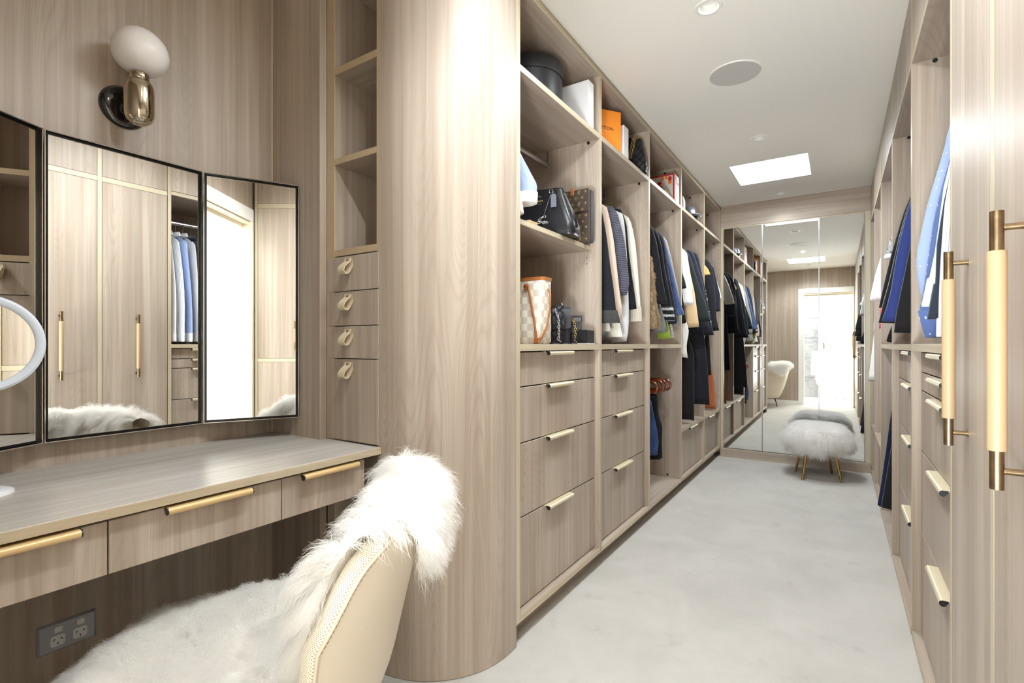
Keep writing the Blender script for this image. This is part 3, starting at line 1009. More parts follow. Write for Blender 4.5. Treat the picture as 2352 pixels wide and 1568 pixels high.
# tall closed wardrobes beside the camera
def bar_handle(door, y, x=0.200, z0=0.901, z1=1.322):
    mb = MB().cyl((x, y, z0), (x, y, z1), 0.0086, n=20)
    for zz in (z1 - 0.025, z0 + 0.028):
        mb.cyl((x, y, zz), (0.2335, y, zz), 0.0052, n=12)
        mb.cyl((0.2305, y, zz), (0.2335, y, zz), 0.0075, n=14)
    mb.build('handle', 'bronze', door, smooth=True)
    MB().lathe([(0.0090, z0 + 0.058), (0.0112, z0 + 0.0585), (0.0117, z0 + 0.061), (0.0117, z1 - 0.063), (0.0112, z1 - 0.0605), (0.0090, z1 - 0.060)], (x, y, 0), n=24).build('leather_grip', 'leather_beige', door, smooth=True)
    st = MB()
    k = int((z1 - z0 - 0.13) / 0.0048)
    for q in range(k):
        zz = z0 + 0.064 + q * 0.0048
        st.box(x + 0.0102, x + 0.0124, y + 0.0035, y + 0.0052, zz, zz + 0.0026, c=0)
    so = st.build('stitching', 'stitch', door, kind='stuff')

d_lab = ['narrow closed wardrobe behind the camera with its door split above a lower door',
         'closed tall wardrobe second from the doorway, plain upper door over one long door',
         'tall closed wardrobe with the nearer of the two long leather-wrapped handles in view',
         'tall closed wardrobe next to the open shirt bay, with the farther leather-wrapped handle']
d_y = [(0.045, 0.420), (0.445, 0.820), (0.845, 1.2205), (1.2445, 1.6195)]
for k, (y0, y1) in enumerate(d_y):
    u = thing('tall_wardrobe', d_lab[k], 'wardrobe', (RX, (y0 + y1) / 2, 0), 'tall closed wardrobes with bar handles')
    B(RX + 0.001, RB, y0 - 0.0235 if k else 0.021, y0 - 0.0005, 0.03, 2.49, c=0).build('side_panel', W_V, u)
    B(RX - 0.0003, RX + 0.001, (y0 - 0.0235) if k else 0.021, y0 - 0.001, 0.03, 2.49, c=0).build('edge_strip', 'edge_tape', u)
    B(RX, RB, y0, y1, 2.172, 2.204, c=0.001).build('rail_strip', 'edge_tape', u)
    B(RX + 0.02, RX + 0.05, y0, y1, 0.0, 0.028, c=0).build('plinth', W_Y, u)
    B(RX + 0.012, RX + 0.03, y0 - 0.0225, y1 - 0.0005, 2.492, H, c=0).build('ceiling_filler', 'edge_tape', u)
    B(RX, RX + 0.018, y0 + 0.0015, y1 - 0.0015, 2.2055, 2.490, c=0.0012).build('upper_door', W_V, u)
    zb = 0.03
    if k == 0:
        B(RX, RX + 0.018, y0 + 0.0015, y1 - 0.0015, 0.03, 0.985, c=0.0012).build('lower_door', W_V, u)
        B(RX, RB, y0, y1, 0.9865, 1.0135, c=0.0005).build('rail_strip', 'edge_tape', u)
        zb = 1.015
    d = B(RX, RX + 0.018, y0 + 0.0015, y1 - 0.0015, zb, 2.1705, c=0.0012).build('door', W_V, u)
    B(RX + 0.03, RX + 0.034, y0, y1, 0.03, 2.49, c=0).build('inner_back', 'gap_dark', u)
    if k == 0:
        bar_handle(d, 0.345, z0=1.08, z1=1.30)
    else:
        bar_handle(d, (y0 + y1) / 2 + 0.003)

# ================================================================== vanity chair and its sheepskin
CC = Vector((-1.145, 0.615, 0.0))
AL = math.radians(40); OM = math.radians(50)
def shell_r(z):
    return float(np.interp(z, [0.15, 0.17, 0.22, 0.40, 0.60, 0.84], [0.20, 0.235, 0.272, 0.342, 0.388, 0.430]))
def shell_rim(ph):
    d = abs(ph - AL)
    return float(np.interp(math.degrees(d), [0, 20, 26, 32, 38.5, 42, 45, 50], [0.750, 0.746, 0.739, 0.725, 0.698, 0.665, 0.628, 0.572]))
def shell_p(ph, r, z):
    return (CC.x + r * math.cos(ph), CC.y + r * math.sin(ph), z)
TH = 0.046
chair = thing('vanity_chair', 'cream leather tub chair with a woven edge band, draped in white sheepskin, at the desk', 'chair', (CC.x, CC.y, 0))
PH = [AL - OM + 2 * OM * k / 48 for k in range(49)]
rings_o, rings_i = [], []
for ph in PH:
    zt = shell_rim(ph)
    zz = [0.172 + (zt - 0.172) * k / 16 for k in range(17)]
    rings_o.append([shell_p(ph, shell_r(z), z) for z in zz])
    rings_i.append([shell_p(ph, shell_r(z) - TH, z) for z in zz])
so = MB().loft(rings_o, False).build('back_shell', 'leather_chair', chair, smooth='all')
uvi = [(ph * 0.35, zz_) for ph in PH for zz_ in [0.172 + (shell_rim(ph) - 0.172) * k / 16 for k in range(17)]]
MB().loft(rings_i, False, uvs=uvi).build('back_lining', 'weave_cream', chair, smooth='all')
# the woven band round the open edge, with a piped seam
path = [(PH[0], z) for z in np.linspace(0.172, 0.572, 10)][:-1] + [(ph, shell_rim(ph)) for ph in PH] + [(PH[-1], z) for z in np.linspace(0.572, 0.172, 10)][1:]
bandr, bu, pipe, acc = [], [], [], 0.0
for k, (ph, z) in enumerate(path):
    a = path[max(0, k - 1)]; b = path[min(len(path) - 1, k + 1)]
    pa = Vector(shell_p(a[0], shell_r(a[1]), a[1])); pb = Vector(shell_p(b[0], shell_r(b[1]), b[1]))
    tt = (pb - pa).normalized()
    rad = Vector((math.cos(ph), math.sin(ph), 0.22)).normalized()
    out = rad.cross(tt).normalized()
    mid = Vector(shell_p(ph, shell_r(z) - TH / 2, z))
    if out.dot(Vector((0, 0, 1)) if 9 <= k < len(path) - 9 else (mid - Vector(shell_p(AL, 0.36, z)))) < 0:
        out = -out
    row = []
    for q in range(9):
        s_ = -1 + 2 * q / 8
        row.append(tuple(Vector(shell_p(ph, shell_r(z) - TH / 2 - s_ * TH / 2, z)) + out * 0.014 * math.sqrt(max(0, 1 - s_ * s_))))
        bu.append((0.03 * s_, acc))
    acc += (pb - pa).length / 2
    bandr.append(row)
    pipe.append(Vector(shell_p(ph, shell_r(z) + 0.001, z)) + out * 0.001)
MB().loft(bandr, False, uvs=bu).build('edge_band', 'weave_cream', chair, smooth='all')
MB().tube(pipe, 0.0038, 8).build('piping', 'leather_chair', chair, smooth='all')
sm = MB()
seam = []
for k in range(len(path) - 1):
    ph, z = path[k]
    seam.append(Vector(shell_p(ph, shell_r(z) + 0.0012, z)))
cen_ = sum(seam, Vector()) / len(seam)
for k in range(len(seam) - 1):
    nseg = max(1, int((seam[k + 1] - seam[k]).length / 0.0075))
    for q in range(nseg):
        a = seam[k].lerp(seam[k + 1], q / nseg); b = seam[k].lerp(seam[k + 1], (q + 0.55) / nseg)
        zc = Vector((0, 0, -0.007)) if 9 <= k < len(seam) - 9 else (Vector(shell_p(AL, 0.36, a.z)) - a).normalized() * 0.007
        sm.tube([a + zc, b + zc], 0.0007, 4, False)
sm.build('stitching', 'stitch', chair, kind='stuff')
MB().lathe([(0.0005, 0.168), (0.225, 0.168), (0.245, 0.20), (0.285, 0.30), (0.292, 0.318)], (CC.x, CC.y, 0), n=48).build('seat_base', 'leather_chair', chair, smooth=True)
cu_ = [(0.0005, 0.412), (0.18, 0.410), (0.26, 0.402), (0.292, 0.388), (0.302, 0.365), (0.298, 0.335), (0.285, 0.318)]
MB().lathe(cu_, (CC.x, CC.y, 0), n=48).build('seat', 'leather_chair', chair, smooth='all')
for q in range(4):
    a = AL + PI / 4 + q * PI / 2
    MB().cyl((CC.x + 0.17 * math.cos(a), CC.y + 0.17 * math.sin(a), 0.172), (CC.x + 0.215 * math.cos(a), CC.y + 0.215 * math.sin(a), 0.0), 0.010, 0.006, 12).build('leg', 'chair_leg_black', chair, smooth=True)

throw = thing('sheepskin_throw', 'long-haired white sheepskin draped over the seat and back of the vanity chair', 'sheepskin', (CC.x, CC.y, 0.42))
ea = Vector((math.cos(AL), math.sin(AL), 0)); eb = Vector((-math.sin(AL), math.cos(AL), 0))
# seat skin
nA, nB = 34, 34
G = np.zeros((nA, nB, 3))
for i in range(nA):
    for j in range(nB):
        rr = i / (nA - 1); th_ = 2 * PI * j / (nB - 1)
        edge = 0.338 + 0.018 * math.sin(3 * th_ + 0.6) + 0.012 * math.sin(7 * th_ + 2)
        edge *= 1.0 + 0.10 * max(0, -math.cos(th_))
        if math.cos(th_) > 0.35:
            edge = min(edge, 0.268)
        r = rr * edge
        p = CC + ea * (r * math.cos(th_)) + eb * (r * math.sin(th_))
        z = 0.432 + 0.008 * math.sin(9 * p.x + 3) * math.cos(11 * p.y)
        if r > 0.285:
            z -= (r - 0.285) * 0.9
        G[i, j] = (p.x, p.y, z)
MB().loft([[tuple(G[i, j]) for j in range(nB)] for i in range(nA)], False).build('seat_skin', 'fleece_base', throw, smooth='all')
P, Nn = sample_grid(G, 62000)
Nn[Nn[:, 2] < 0] *= -1
rad = P - np.array([CC.x, CC.y, 0.3]); rad[:, 2] = 0
edgef = np.clip((np.linalg.norm(rad, axis=1) - 0.16) / 0.16, 0, 1)[:, None]
radn = rad / (np.linalg.norm(rad, axis=1)[:, None] + 1e-6)
D_ = Nn * 0.75 + radn * (0.18 + 0.75 * edgef) + np.array([-0.12, -0.16, 0])
hair('seat_fleece', 'fleece_hair', throw, P, D_, 0.050, 0.00048, curl=0.22, droop=0.42, clump=0.014)
# back skin: up the inside, over the top, down behind
nP, nQ = 40, 46
GB, NB = np.zeros((nP, nQ, 3)), np.zeros((nP, nQ, 3))
for i in range(nP):
    ph = math.radians(-5 + 80 * i / (nP - 1))
    dg_ = math.degrees(ph)
    zr = shell_rim(ph)
    drape = float(np.interp(dg_, [-5, 7, 14, 22, 34, 50, 66, 83], [0.0, 0.0, 0.03, 0.055, 0.17, 0.19, 0.12, 0.05])) + 0.014 * math.sin(dg_ * 0.42)
    drape = max(drape, 0.0)
    z0 = 0.415
    Lin = zr + 0.052 - z0
    arcL = 0.05
    tot = Lin + (arcL + drape if dg_ > 7 else arcL * (0.40 + 0.6 * (dg_ + 5) / 12))
    for j in range(nQ):
        s_ = tot * j / (nQ - 1)
        radv = Vector((math.cos(ph), math.sin(ph), 0))
        if s_ <= Lin:
            z = z0 + s_
            r = shell_r(min(z, 0.84)) - TH - (0.005 + 0.011 * min(1.0, (dg_ + 5) / 14))
            nn = -radv + Vector((0, 0, 0.35))
            p = Vector(shell_p(ph, r, z))
        elif s_ <= Lin + arcL:
            a = (s_ - Lin) / arcL
            rr = shell_r(zr) - TH - 0.016 + (TH + 0.030) * a
            p = Vector(shell_p(ph, rr, zr + 0.052 + 0.016 * math.sin(PI * a)))
            nn = -radv * (1 - 2 * a) + Vector((0, 0, 1.0))
        else:
            z = zr + 0.052 - (s_ - Lin - arcL)
            p = Vector(shell_p(ph, shell_r(min(z, 0.84)) + 0.014, z))
            nn = radv + Vector((0, 0, 0.25))
        GB[i, j] = p; NB[i, j] = nn.normalized()
MB().loft([[tuple(GB[i, j]) for j in range(nQ)] for i in range(nP)], False).build('back_skin', 'fleece_base', throw, smooth='all')
# sample with the stored outward normals
ii = RNG.random(66000) * (nP - 1.001); jj = RNG.random(66000) * (nQ - 1.001)
ii[:9000] = RNG.random(9000) ** 2 * 2.2
i0 = ii.astype(int); j0 = jj.astype(int); fi = (ii - i0)[:, None]; fj = (jj - j0)[:, None]
def bil(A):
    return A[i0, j0] * (1 - fi) * (1 - fj) + A[i0 + 1, j0] * fi * (1 - fj) + A[i0, j0 + 1] * (1 - fi) * fj + A[i0 + 1, j0 + 1] * fi * fj
P, Nn = bil(GB), bil(NB)
flow = bil(np.gradient(GB, axis=1)); flow /= np.linalg.norm(flow, axis=1)[:, None] + 1e-9
down = np.where(flow[:, 2:3] > 0, -flow, flow)
phs = np.radians(-5 + 80 * ii / (nP - 1))
edge_ = np.exp(-ii / 1.6)[:, None]
D_ = Nn * (0.85 - 0.35 * edge_) + down * 0.55 + np.array([0, 0, -0.1]) + edge_ * 1.0 * np.c_[np.sin(phs), -np.cos(phs), np.full(len(ii), 0.1)]
hair('back_fleece', 'fleece_hair', throw, P, D_, 0.066, 0.00046, curl=0.27, droop=0.5, clump=0.016)

# ================================================================== fluffy stool by the mirrors
SX, SY = -0.153, 4.958
st = thing('fluffy_stool', 'round white fluffy stool on four slim brass legs before the mirrored wall', 'stool', (SX, SY, 0))
for lx, ly in ((-0.323, 5.064), (-0.254, 4.778), (-0.051, 5.136), (0.017, 4.854)):
    tx = SX + (lx - SX) * 0.66; ty = SY + (ly - SY) * 0.66
    MB().cyl((tx, ty, 0.305), (lx, ly, 0.0), 0.0165, 0.0085, 16).build('leg', 'brass_leg', st, smooth=True)
prof = [(0.0005, 0.272), (0.12, 0.270), (0.185, 0.278), (0.215, 0.305), (0.222, 0.345), (0.212, 0.385), (0.178, 0.418), (0.12, 0.432), (0.06, 0.436), (0.0005, 0.437)]
MB().lathe(prof, (SX, SY, 0), n=48).build('cushion', 'fleece_white', st, smooth='all')
nn_ = 49
G = np.array([[(SX + r * math.cos(2 * PI * k / (nn_ - 1)), SY + r * math.sin(2 * PI * k / (nn_ - 1)), z) for k in range(nn_)] for r, z in prof])
P, Nn = sample_grid(G, 36000)
cd = P - np.array([SX, SY, 0.345])
sg = np.sign((Nn * cd).sum(1))[:, None]; Nn = Nn * sg
D_ = Nn + np.array([0, 0, -0.15])
hair('fleece', 'stool_hair', st, P, D_, 0.066, 0.0008, curl=0.22, droop=0.50, clump=0.014)

# ================================================================== garments
def resample(pts, n):
    pts = np.array(pts, float)
    d = np.r_[0, np.cumsum(np.hypot(*np.diff(pts, axis=0).T))]
    t = np.linspace(0, d[-1], n)
    return np.c_[np.interp(t, d, pts[:, 0]), np.interp(t, d, pts[:, 1])], d[-1]

def hang_frame(side, Y):
    if side == 'L':
        return lambda x, y, z: (LR + x, Y + y, z)
    return lambda x, y, z: (RR - x, Y + y, z)

def hanger(side, Y, zn, label, mat='wire_chrome', rail_z=None, arms=0.12, drop=0.026):
    rz = rail_z if rail_z else (2.068 if side == 'L' else 2.045)
    W = hang_frame(side, Y)
    t = thing('clothes_hanger', label, 'hanger', W(0, 0, zn))
    hook = [W(0.019 * math.cos(a), 0, rz + 0.001 + 0.0185 * math.sin(a)) for a in np.linspace(PI * 1.05, -0.35 * PI, 12)]
    hook += [W(0.004, 0, rz - 0.03), W(0, 0, rz - 0.045), W(0, 0, zn - 0.016)]
    MB().tube(hook, 0.0017, 6).build('hook', 'wire_chrome', t, smooth=True)
    arm = [W(x, 0, zn - 0.015 - drop * (abs(x) / arms) ** 1.5) for x in np.linspace(-arms, arms, 13)]
    MB().tube(arm, 0.0035, 8, flat=0.5, up=(0, 0, 1)).build('bar', mat, t, smooth=True)
    return t

def garment(name, label, cat, side, Y, front, mat, hem, sleeve=True, hw=None, th=0.034, flare=1.0, cuff=None, cuff_len=0.05, sw=(0.058, 0.046), st=(0.030, 0.024),
            collar=None, body_mat=None, group=None, hanger_mat='wire_chrome', seed=0, sl_end=None, lap=None, neck=0.05, want_hanger=True, fold=1.0, y_sl=0.0, hlabel=None):
    rs = np.random.default_rng(int(Y * 1000) + seed)
    th, st = th * 0.65, (st[0] * 0.70, st[1] * 0.72)
    W = hang_frame(side, Y)
    zs0 = front[0][1]
    zn = zs0 + neck
    t = thing(name, label, cat, W(0, 0, zn), group)
    ph = rs.random(6) * 6.28
    fr, _ = resample(front, 16)
    bk = min(1.0, 0.245 / max(q_[0] for q_ in front))      # the wall side is pressed flatter than the open side
    hwb = hw if hw else fr[:6, 0].mean() - (0.035 if sleeve else 0.0)
    # body
    n, rows = 40, 22
    rings, uvs = [], []
    for k in range(rows):
        v = k / (rows - 1)
        z = zn - (zn - hem) * v
        s_ = zn - z
        if sleeve or hw:
            w_ = np.interp(s_, [0, 0.012, 0.035, neck + 0.03, neck + 0.12, neck + 0.3, 2.0], [0.045, 0.075, 0.12, hwb * 0.99, hwb * 0.95, hwb * 0.97, hwb * 0.99])
            w_ *= 1 + (flare - 1) * max(0, (s_ - 0.2)) / max(0.05, zn - hem - 0.2)
            wf = w_
            wb = min(w_, 0.25)
        else:
            wf = float(np.interp(-z, -fr[::1, 1], fr[:, 0])) if z < fr[0, 1] else np.interp(s_, [0, 0.012, 0.035, neck], [0.045, 0.075, 0.12, fr[0, 0]])
            wb = wf * min(0.95, bk)
        tk = th * (np.interp(s_, [0, 0.02, 0.08, 0.25, 1.0], [0.35, 0.6, 0.75, 1.0, 1.12]) if sleeve or zn - hem < 0.75 else np.interp(s_, [0, 0.02, 0.08, 0.72, 0.90, 1.3], [0.3, 0.4, 0.4, 0.42, 0.9, 1.1]))
        ring = []
        for q in range(n):
            a = 2 * PI * q / n
            ca, sa = math.cos(a), math.sin(a)
            x = (wf if ca > 0 else wb) * math.copysign(abs(ca) ** 0.8, ca)
            y = tk * math.copysign(abs(sa) ** 0.75, sa)
            y *= 1 + fold * min(1, s_ / 0.3) * (0.22 * math.sin(7 * x / max(wf, 0.05) + ph[0] + 2.0 * v) + 0.14 * math.sin(13 * x / max(wf, 0.05) + ph[1] - 3 * v))
            zz = z + (0.006 * math.sin(4 * a + ph[2]) if k == rows - 1 else 0)
            ring.append(W(x, y, zz)); uvs.append((x, s_) if sa >= 0 else (x + 0.003, s_))
        rings.append(ring)
    MB().loft(rings, True, False, True, uvs).build('body', body_mat or mat, t, smooth='all')
    if lap:
        # front opening edge facing the corridor
        mb = MB()
        pts = [W(hwb * 0.90 + 0.01 * math.sin(9 * q_ + ph[3]), -th * 1.05, zn - 0.12 - (zn - 0.12 - hem - 0.004) * q_) for q_ in np.linspace(0, 1, 9)]
        mb.tube(pts, 0.004, 6).build('front_edge', lap, t, smooth='all')
    if sleeve:
        for sgn in (1, -1):
            rings, uvs = [], []
            m, ns = 18, 20
            f2, Lg = resample(front, m)
            for k in range(m):
                v = k / (m - 1)
                a_ = sw[0] + (sw[1] - sw[0]) * v
                b_ = st[0] + (st[1] - st[0]) * v
                if k == 0:
                    a_ *= 0.75; b_ *= 0.7
                wr = 1 + 0.07 * math.sin(17 * v + ph[4]) + 0.05 * math.sin(31 * v + ph[5])
                cx = f2[k, 0] - a_
                ring = []
                for q in range(ns):
                    an = 2 * PI * q / ns
                    xx = cx + a_ * math.cos(an) * (wr if math.cos(an) < 0 else 1.0)
                    yy = y_sl + b_ * math.sin(an) * wr + 0.003 * math.sin(6 * v + ph[3])
                    ring.append(W(xx if sgn > 0 else -xx * bk, yy, f2[k, 1] + 0.004 * math.cos(an)))
                    uvs.append((0.16 * (1 - abs(2 * q / ns - 1)), v * Lg))
                rings.append(ring)
            MB().loft(rings, True, False, True, uvs).build('sleeve', mat, t, smooth='all')
            if cuff:
                end = f2[-1]; a_, b_ = sw[1] * 1.05, st[1] * 1.12
                dx = (f2[-1, 0] - f2[-3, 0]) / max(1e-4, (f2[-3, 1] - f2[-1, 1]))
                rg_ = []
                for z_, g in ((cuff_len, 1.0), (cuff_len - 0.003, 1.04), (0.0, 1.06), (-0.004, 1.03), (-0.004, 0.9)):
                    cx = end[0] - a_ / 1.05 - dx * z_
                    rg_.append([W((1 if sgn > 0 else -bk) * (cx + a_ * g * math.cos(2 * PI * q / ns)), y_sl + b_ * g * math.sin(2 * PI * q / ns) + 0.003 * math.sin(6 + ph[3]), end[1] + z_) for q in range(ns)])
                cu_uv = [(0.16 * (1 - abs(2 * q / ns - 1)), 0.05 * k) for k in range(5) for q in range(ns)]
                MB().loft(rg_, True, False, True, cu_uv).build('cuff', cuff, t, smooth='all')
    if collar:
        rg_ = []
        for z_, g in ((-0.012, 1.0), (0.012, 0.95), (0.026, 0.98), (0.028, 1.05), (0.006, 1.28), (-0.004, 1.34)):
            rg_.append([W(0.062 * g * math.cos(2 * PI * q / 18), 0.015 * g * math.sin(2 * PI * q / 18), zn + z_) for q in range(18)])
        MB().loft(rg_, True, False, False, [(0.3 * q / 18, 0.02 * k) for k in range(6) for q in range(18)]).build('collar', collar, t, smooth='all')
    if want_hanger:
        hanger(side, Y, zn - 0.002, hlabel or ('wire-hooked hanger holding up the ' + ' '.join(label.split()[:6])), hanger_mat)
    return t

cloth('cl_black', (30, 31, 36)); cloth('cl_black2', (26, 26, 28)); cloth('cl_navy', (36, 38, 52)); cloth('cl_darkgrey', (66, 66, 66), amt=0.3)
cloth('cl_velvet', (28, 28, 28), sheen=0.6); cloth('cl_green_black', (34, 40, 42)); cloth('cl_beige_pink', (222, 200, 180), wrinkle=0.2)
cloth('cl_lightgrey', (206, 206, 208), wrinkle=0.25); cloth('cl_cream', (234, 230, 218), wrinkle=0.2); cloth('cl_white', (244, 244, 244), wrinkle=0.4)
cloth('cl_camel', (206, 178, 138), wrinkle=0.15); cloth('cl_tan', (214, 160, 92)); cloth('cl_rust', (176, 100, 62)); cloth('cl_pink', (226, 60, 100))
cloth('cl_mint', (208, 224, 219), wrinkle=0.5); cloth('cl_navy_shirt', (40, 48, 60), wrinkle=0.5); cloth('cl_lightblue', (160, 176, 214), wrinkle=0.6)
cloth('cl_bluesuit', (52, 66, 128), wrinkle=0.4); cloth('cl_navysuit', (36, 40, 72), wrinkle=0.4); cloth('cl_lime', (142, 166, 62))
cloth('cl_grey', (120, 120, 122)); cloth('cl_blouse_ivory', (238, 236, 228), wrinkle=0.6); cloth('cl_skyblue', (166, 186, 226), wrinkle=0.6)
uvpat('cl_rib', (112, 112, 128), (64, 64, 78), 'rib_v', sv=620, bump_s=0.9)
uvpat('cl_creamrib', (230, 222, 206), (206, 196, 178), 'rib_u', su=700, bump_s=0.5)
uvpat('cl_denim', (88, 108, 150), (52, 68, 106), 'mottle', 30, 8, bump_s=0.3)
uvpat('cl_jean', (66, 90, 140), (40, 56, 92), 'mottle', 20, 6, bump_s=0.3)
uvpat('cl_tweed', (206, 202, 192), (120, 118, 112), 'mottle', 420, 420, bump_s=0.5)
uvpat('cl_dotlight', (156, 174, 214), (236, 234, 230), 'dots', 34, 0.15, amt=0.10)
uvpat('cl_dotdenim', (84, 104, 154), (226, 224, 226), 'dots', 32, 0.15, amt=0.10)
uvpat('cl_polka', (20, 20, 22), (238, 238, 236), 'dots', 120, 0.7, amt=0.34)
uvpat('cl_polka_grey', (150, 148, 146), (240, 240, 238), 'dots', 70, 0.1, amt=0.36)
uvpat('cl_stripe', (240, 242, 244), (120, 132, 160), 'stripe_u', 330, amt=0.86)
uvpat('cl_print', (236, 240, 244), (36, 60, 96), 'mottle', 26, 26, rgb3=(30, 30, 34))
uvpat('cl_greenprint', (206, 214, 180), (60, 80, 60), 'mottle', 30, 60)
uvpat('cl_trim_silver', (26, 26, 30), (214, 214, 212), 'band_v', sv=251, amt=0.35)
uvpat('cl_furbase', (150, 130, 104), (190, 170, 142), 'mottle', 80, 40)

gL2 = 'knits and coats in the second bay'
garment('coat', 'black coat with dark grey turned cuffs, first on the knitwear rail', 'coat', 'L', 2.47,
        [(0.20, 1.885), (0.23, 1.861), (0.248, 1.793), (0.267, 1.685), (0.282, 1.563), (0.301, 1.442), (0.315, 1.344), (0.322, 1.282), (0.336, 1.237)],
        'cl_black', 1.20, cuff='cl_darkgrey', cuff_len=0.062, sw=(0.062, 0.075), st=(0.034, 0.034), group=gL2)
garment('cardigan', 'pale beige-pink knit cardigan between the black coat and the ribbed cardigan', 'cardigan', 'L', 2.585,
        [(0.189, 1.895), (0.22, 1.873), (0.237, 1.805), (0.259, 1.693), (0.278, 1.547), (0.294, 1.411), (0.309, 1.313), (0.306, 1.241)], 'cl_beige_pink', 1.30, group=gL2, sw=(0.055, 0.04))
garment('cardigan', 'chunky ribbed slate-grey cardigan in the knitwear bay', 'cardigan', 'L', 2.69,
        [(0.176, 1.912), (0.213, 1.9), (0.238, 1.864), (0.26, 1.792), (0.283, 1.705), (0.298, 1.587), (0.31, 1.465), (0.302, 1.418), (0.294, 1.395)], 'cl_rib', 1.36, group=gL2, st=(0.036, 0.03))
garment('cardigan', 'long light grey cardigan reaching almost down to the counter', 'cardigan', 'L', 2.76,
        [(0.208, 1.892), (0.24, 1.885), (0.253, 1.84), (0.262, 1.757), (0.273, 1.621), (0.279, 1.426), (0.282, 1.296), (0.279, 1.188), (0.267, 1.135)], 'cl_lightgrey', 1.15, group=gL2)
garment('jumper', 'black jumper between the light grey and the cream cardigans', 'jumper', 'L', 2.83,
        [(0.173, 1.929), (0.209, 1.916), (0.232, 1.865), (0.246, 1.813), (0.258, 1.656), (0.275, 1.521), (0.292, 1.41), (0.304, 1.324)], 'cl_black2', 1.30, group=gL2, sw=(0.058, 0.052))
garment('cardigan', 'cream knit cardigan with ribbed cuffs, last on the knitwear rail', 'cardigan', 'L', 2.92,
        [(0.189, 1.91), (0.21, 1.901), (0.231, 1.873), (0.249, 1.807), (0.266, 1.714), (0.278, 1.6), (0.287, 1.474), (0.295, 1.361), (0.299, 1.262)], 'cl_cream', 1.27, cuff='cl_creamrib', cuff_len=0.085, group=gL2, sw=(0.058, 0.054))
garment('jacket', 'dark jacket with a cream fur cuff showing below the black coat', 'jacket', 'L', 2.525,
        [(0.19, 1.86), (0.205, 1.78), (0.225, 1.5), (0.24, 1.30), (0.265, 1.195)], 'cl_black2', 1.16, cuff='cl_cream', cuff_len=0.065, sw=(0.05, 0.042), group=gL2, th=0.013, st=(0.014, 0.026))
garment('blouse', 'white blouse whose wide cuff hangs below the beige cardigan', 'blouse', 'L', 2.635,
        [(0.18, 1.85), (0.20, 1.75), (0.235, 1.5), (0.262, 1.30), (0.288, 1.165)], 'cl_blouse_ivory', 1.25, cuff='cl_cream', cuff_len=0.07, sw=(0.045, 0.04), group=gL2, th=0.013, st=(0.014, 0.024))

gL3 = 'jackets in the middle bay'
fv = garment('fur_vest', 'tan faux-fur vest, first on the upper rail of the middle bay', 'vest', 'L', 3.18,
        [(0.20, 1.88), (0.23, 1.80), (0.274, 1.683), (0.285, 1.634), (0.294, 1.53), (0.303, 1.408), (0.315, 1.317), (0.328, 1.274), (0.321, 1.23)], 'cl_furbase', 1.225, sleeve=False, group=gL3, th=0.03)
Pf = []
for k in range(9000):
    z = 1.225 + 0.6 * RNG.random(); s2 = 1 if RNG.random() < 0.5 else -1
    xf_ = float(np.interp(-z, [-1.88, -1.683, -1.408, -1.274, -1.2], [0.2, 0.274, 0.303, 0.328, 0.322]))
    x = xf_ * (1 - 0.5 * RNG.random() ** 2)
    Pf.append((LR + x, 3.18 - 0.028 * math.sqrt(max(0, 1 - (x / xf_) ** 2)) * s2, z))
Pf = np.array(Pf)
hair('pile', 'fur_tan_hair', fv, Pf, np.c_[np.full(len(Pf), 0.6), np.sign(3.18 - Pf[:, 1]) * -0.6, np.full(len(Pf), -0.5)], 0.022, 0.0006, droop=0.4, clump=0.008)
garment('jacket', 'plain black open-front jacket with wide hem next to the fur vest', 'jacket', 'L', 3.27,
        [(0.245, 1.906), (0.262, 1.879), (0.287, 1.789), (0.306, 1.681), (0.325, 1.537), (0.343, 1.444), (0.358, 1.385)], 'cl_black', 1.40, group=gL3, sw=(0.06, 0.075), th=0.024, st=(0.026, 0.026))
garment('jacket', 'black jacket with two silver beaded bands round its cuff', 'jacket', 'L', 3.36,
        [(0.228, 1.913), (0.266, 1.876), (0.292, 1.784), (0.311, 1.643), (0.342, 1.477), (0.361, 1.387), (0.376, 1.28)], 'cl_black2', 1.28, cuff='cl_trim_silver', cuff_len=0.09, group=gL3, sw=(0.06, 0.062), st=(0.026, 0.028), th=0.024)
garment('jacket', 'dark navy wool jacket between the beaded cuff and the denim', 'jacket', 'L', 3.44,
        [(0.222, 1.91), (0.268, 1.878), (0.287, 1.837), (0.32, 1.588), (0.345, 1.458), (0.367, 1.329), (0.37, 1.258)], 'cl_navy', 1.22, group=gL3, th=0.024, st=(0.026, 0.026))
garment('denim_jacket', 'faded blue denim jacket with stitched cuffs', 'jacket', 'L', 3.52,
        [(0.231, 1.897), (0.264, 1.867), (0.29, 1.758), (0.317, 1.65), (0.349, 1.504), (0.381, 1.384), (0.397, 1.328)], 'cl_denim', 1.33, cuff='cl_denim', cuff_len=0.045, group=gL3, th=0.024, st=(0.026, 0.026))
garment('jacket', 'pale grey tweed jacket beyond the denim jacket', 'jacket', 'L', 3.62,
        [(0.232, 1.892), (0.252, 1.866), (0.282, 1.747), (0.309, 1.61), (0.335, 1.5), (0.350, 1.385), (0.352, 1.25)], 'cl_tweed', 1.26, group=gL3, hanger_mat='cl_camel')
garment('jumper', 'mid grey jumper whose sleeve end hangs under the beaded jacket', 'jumper', 'L', 3.315,
        [(0.20, 1.85), (0.22, 1.78), (0.27, 1.5), (0.33, 1.26), (0.345, 1.20)], 'cl_grey', 1.24, group=gL3, th=0.013, st=(0.015, 0.026))
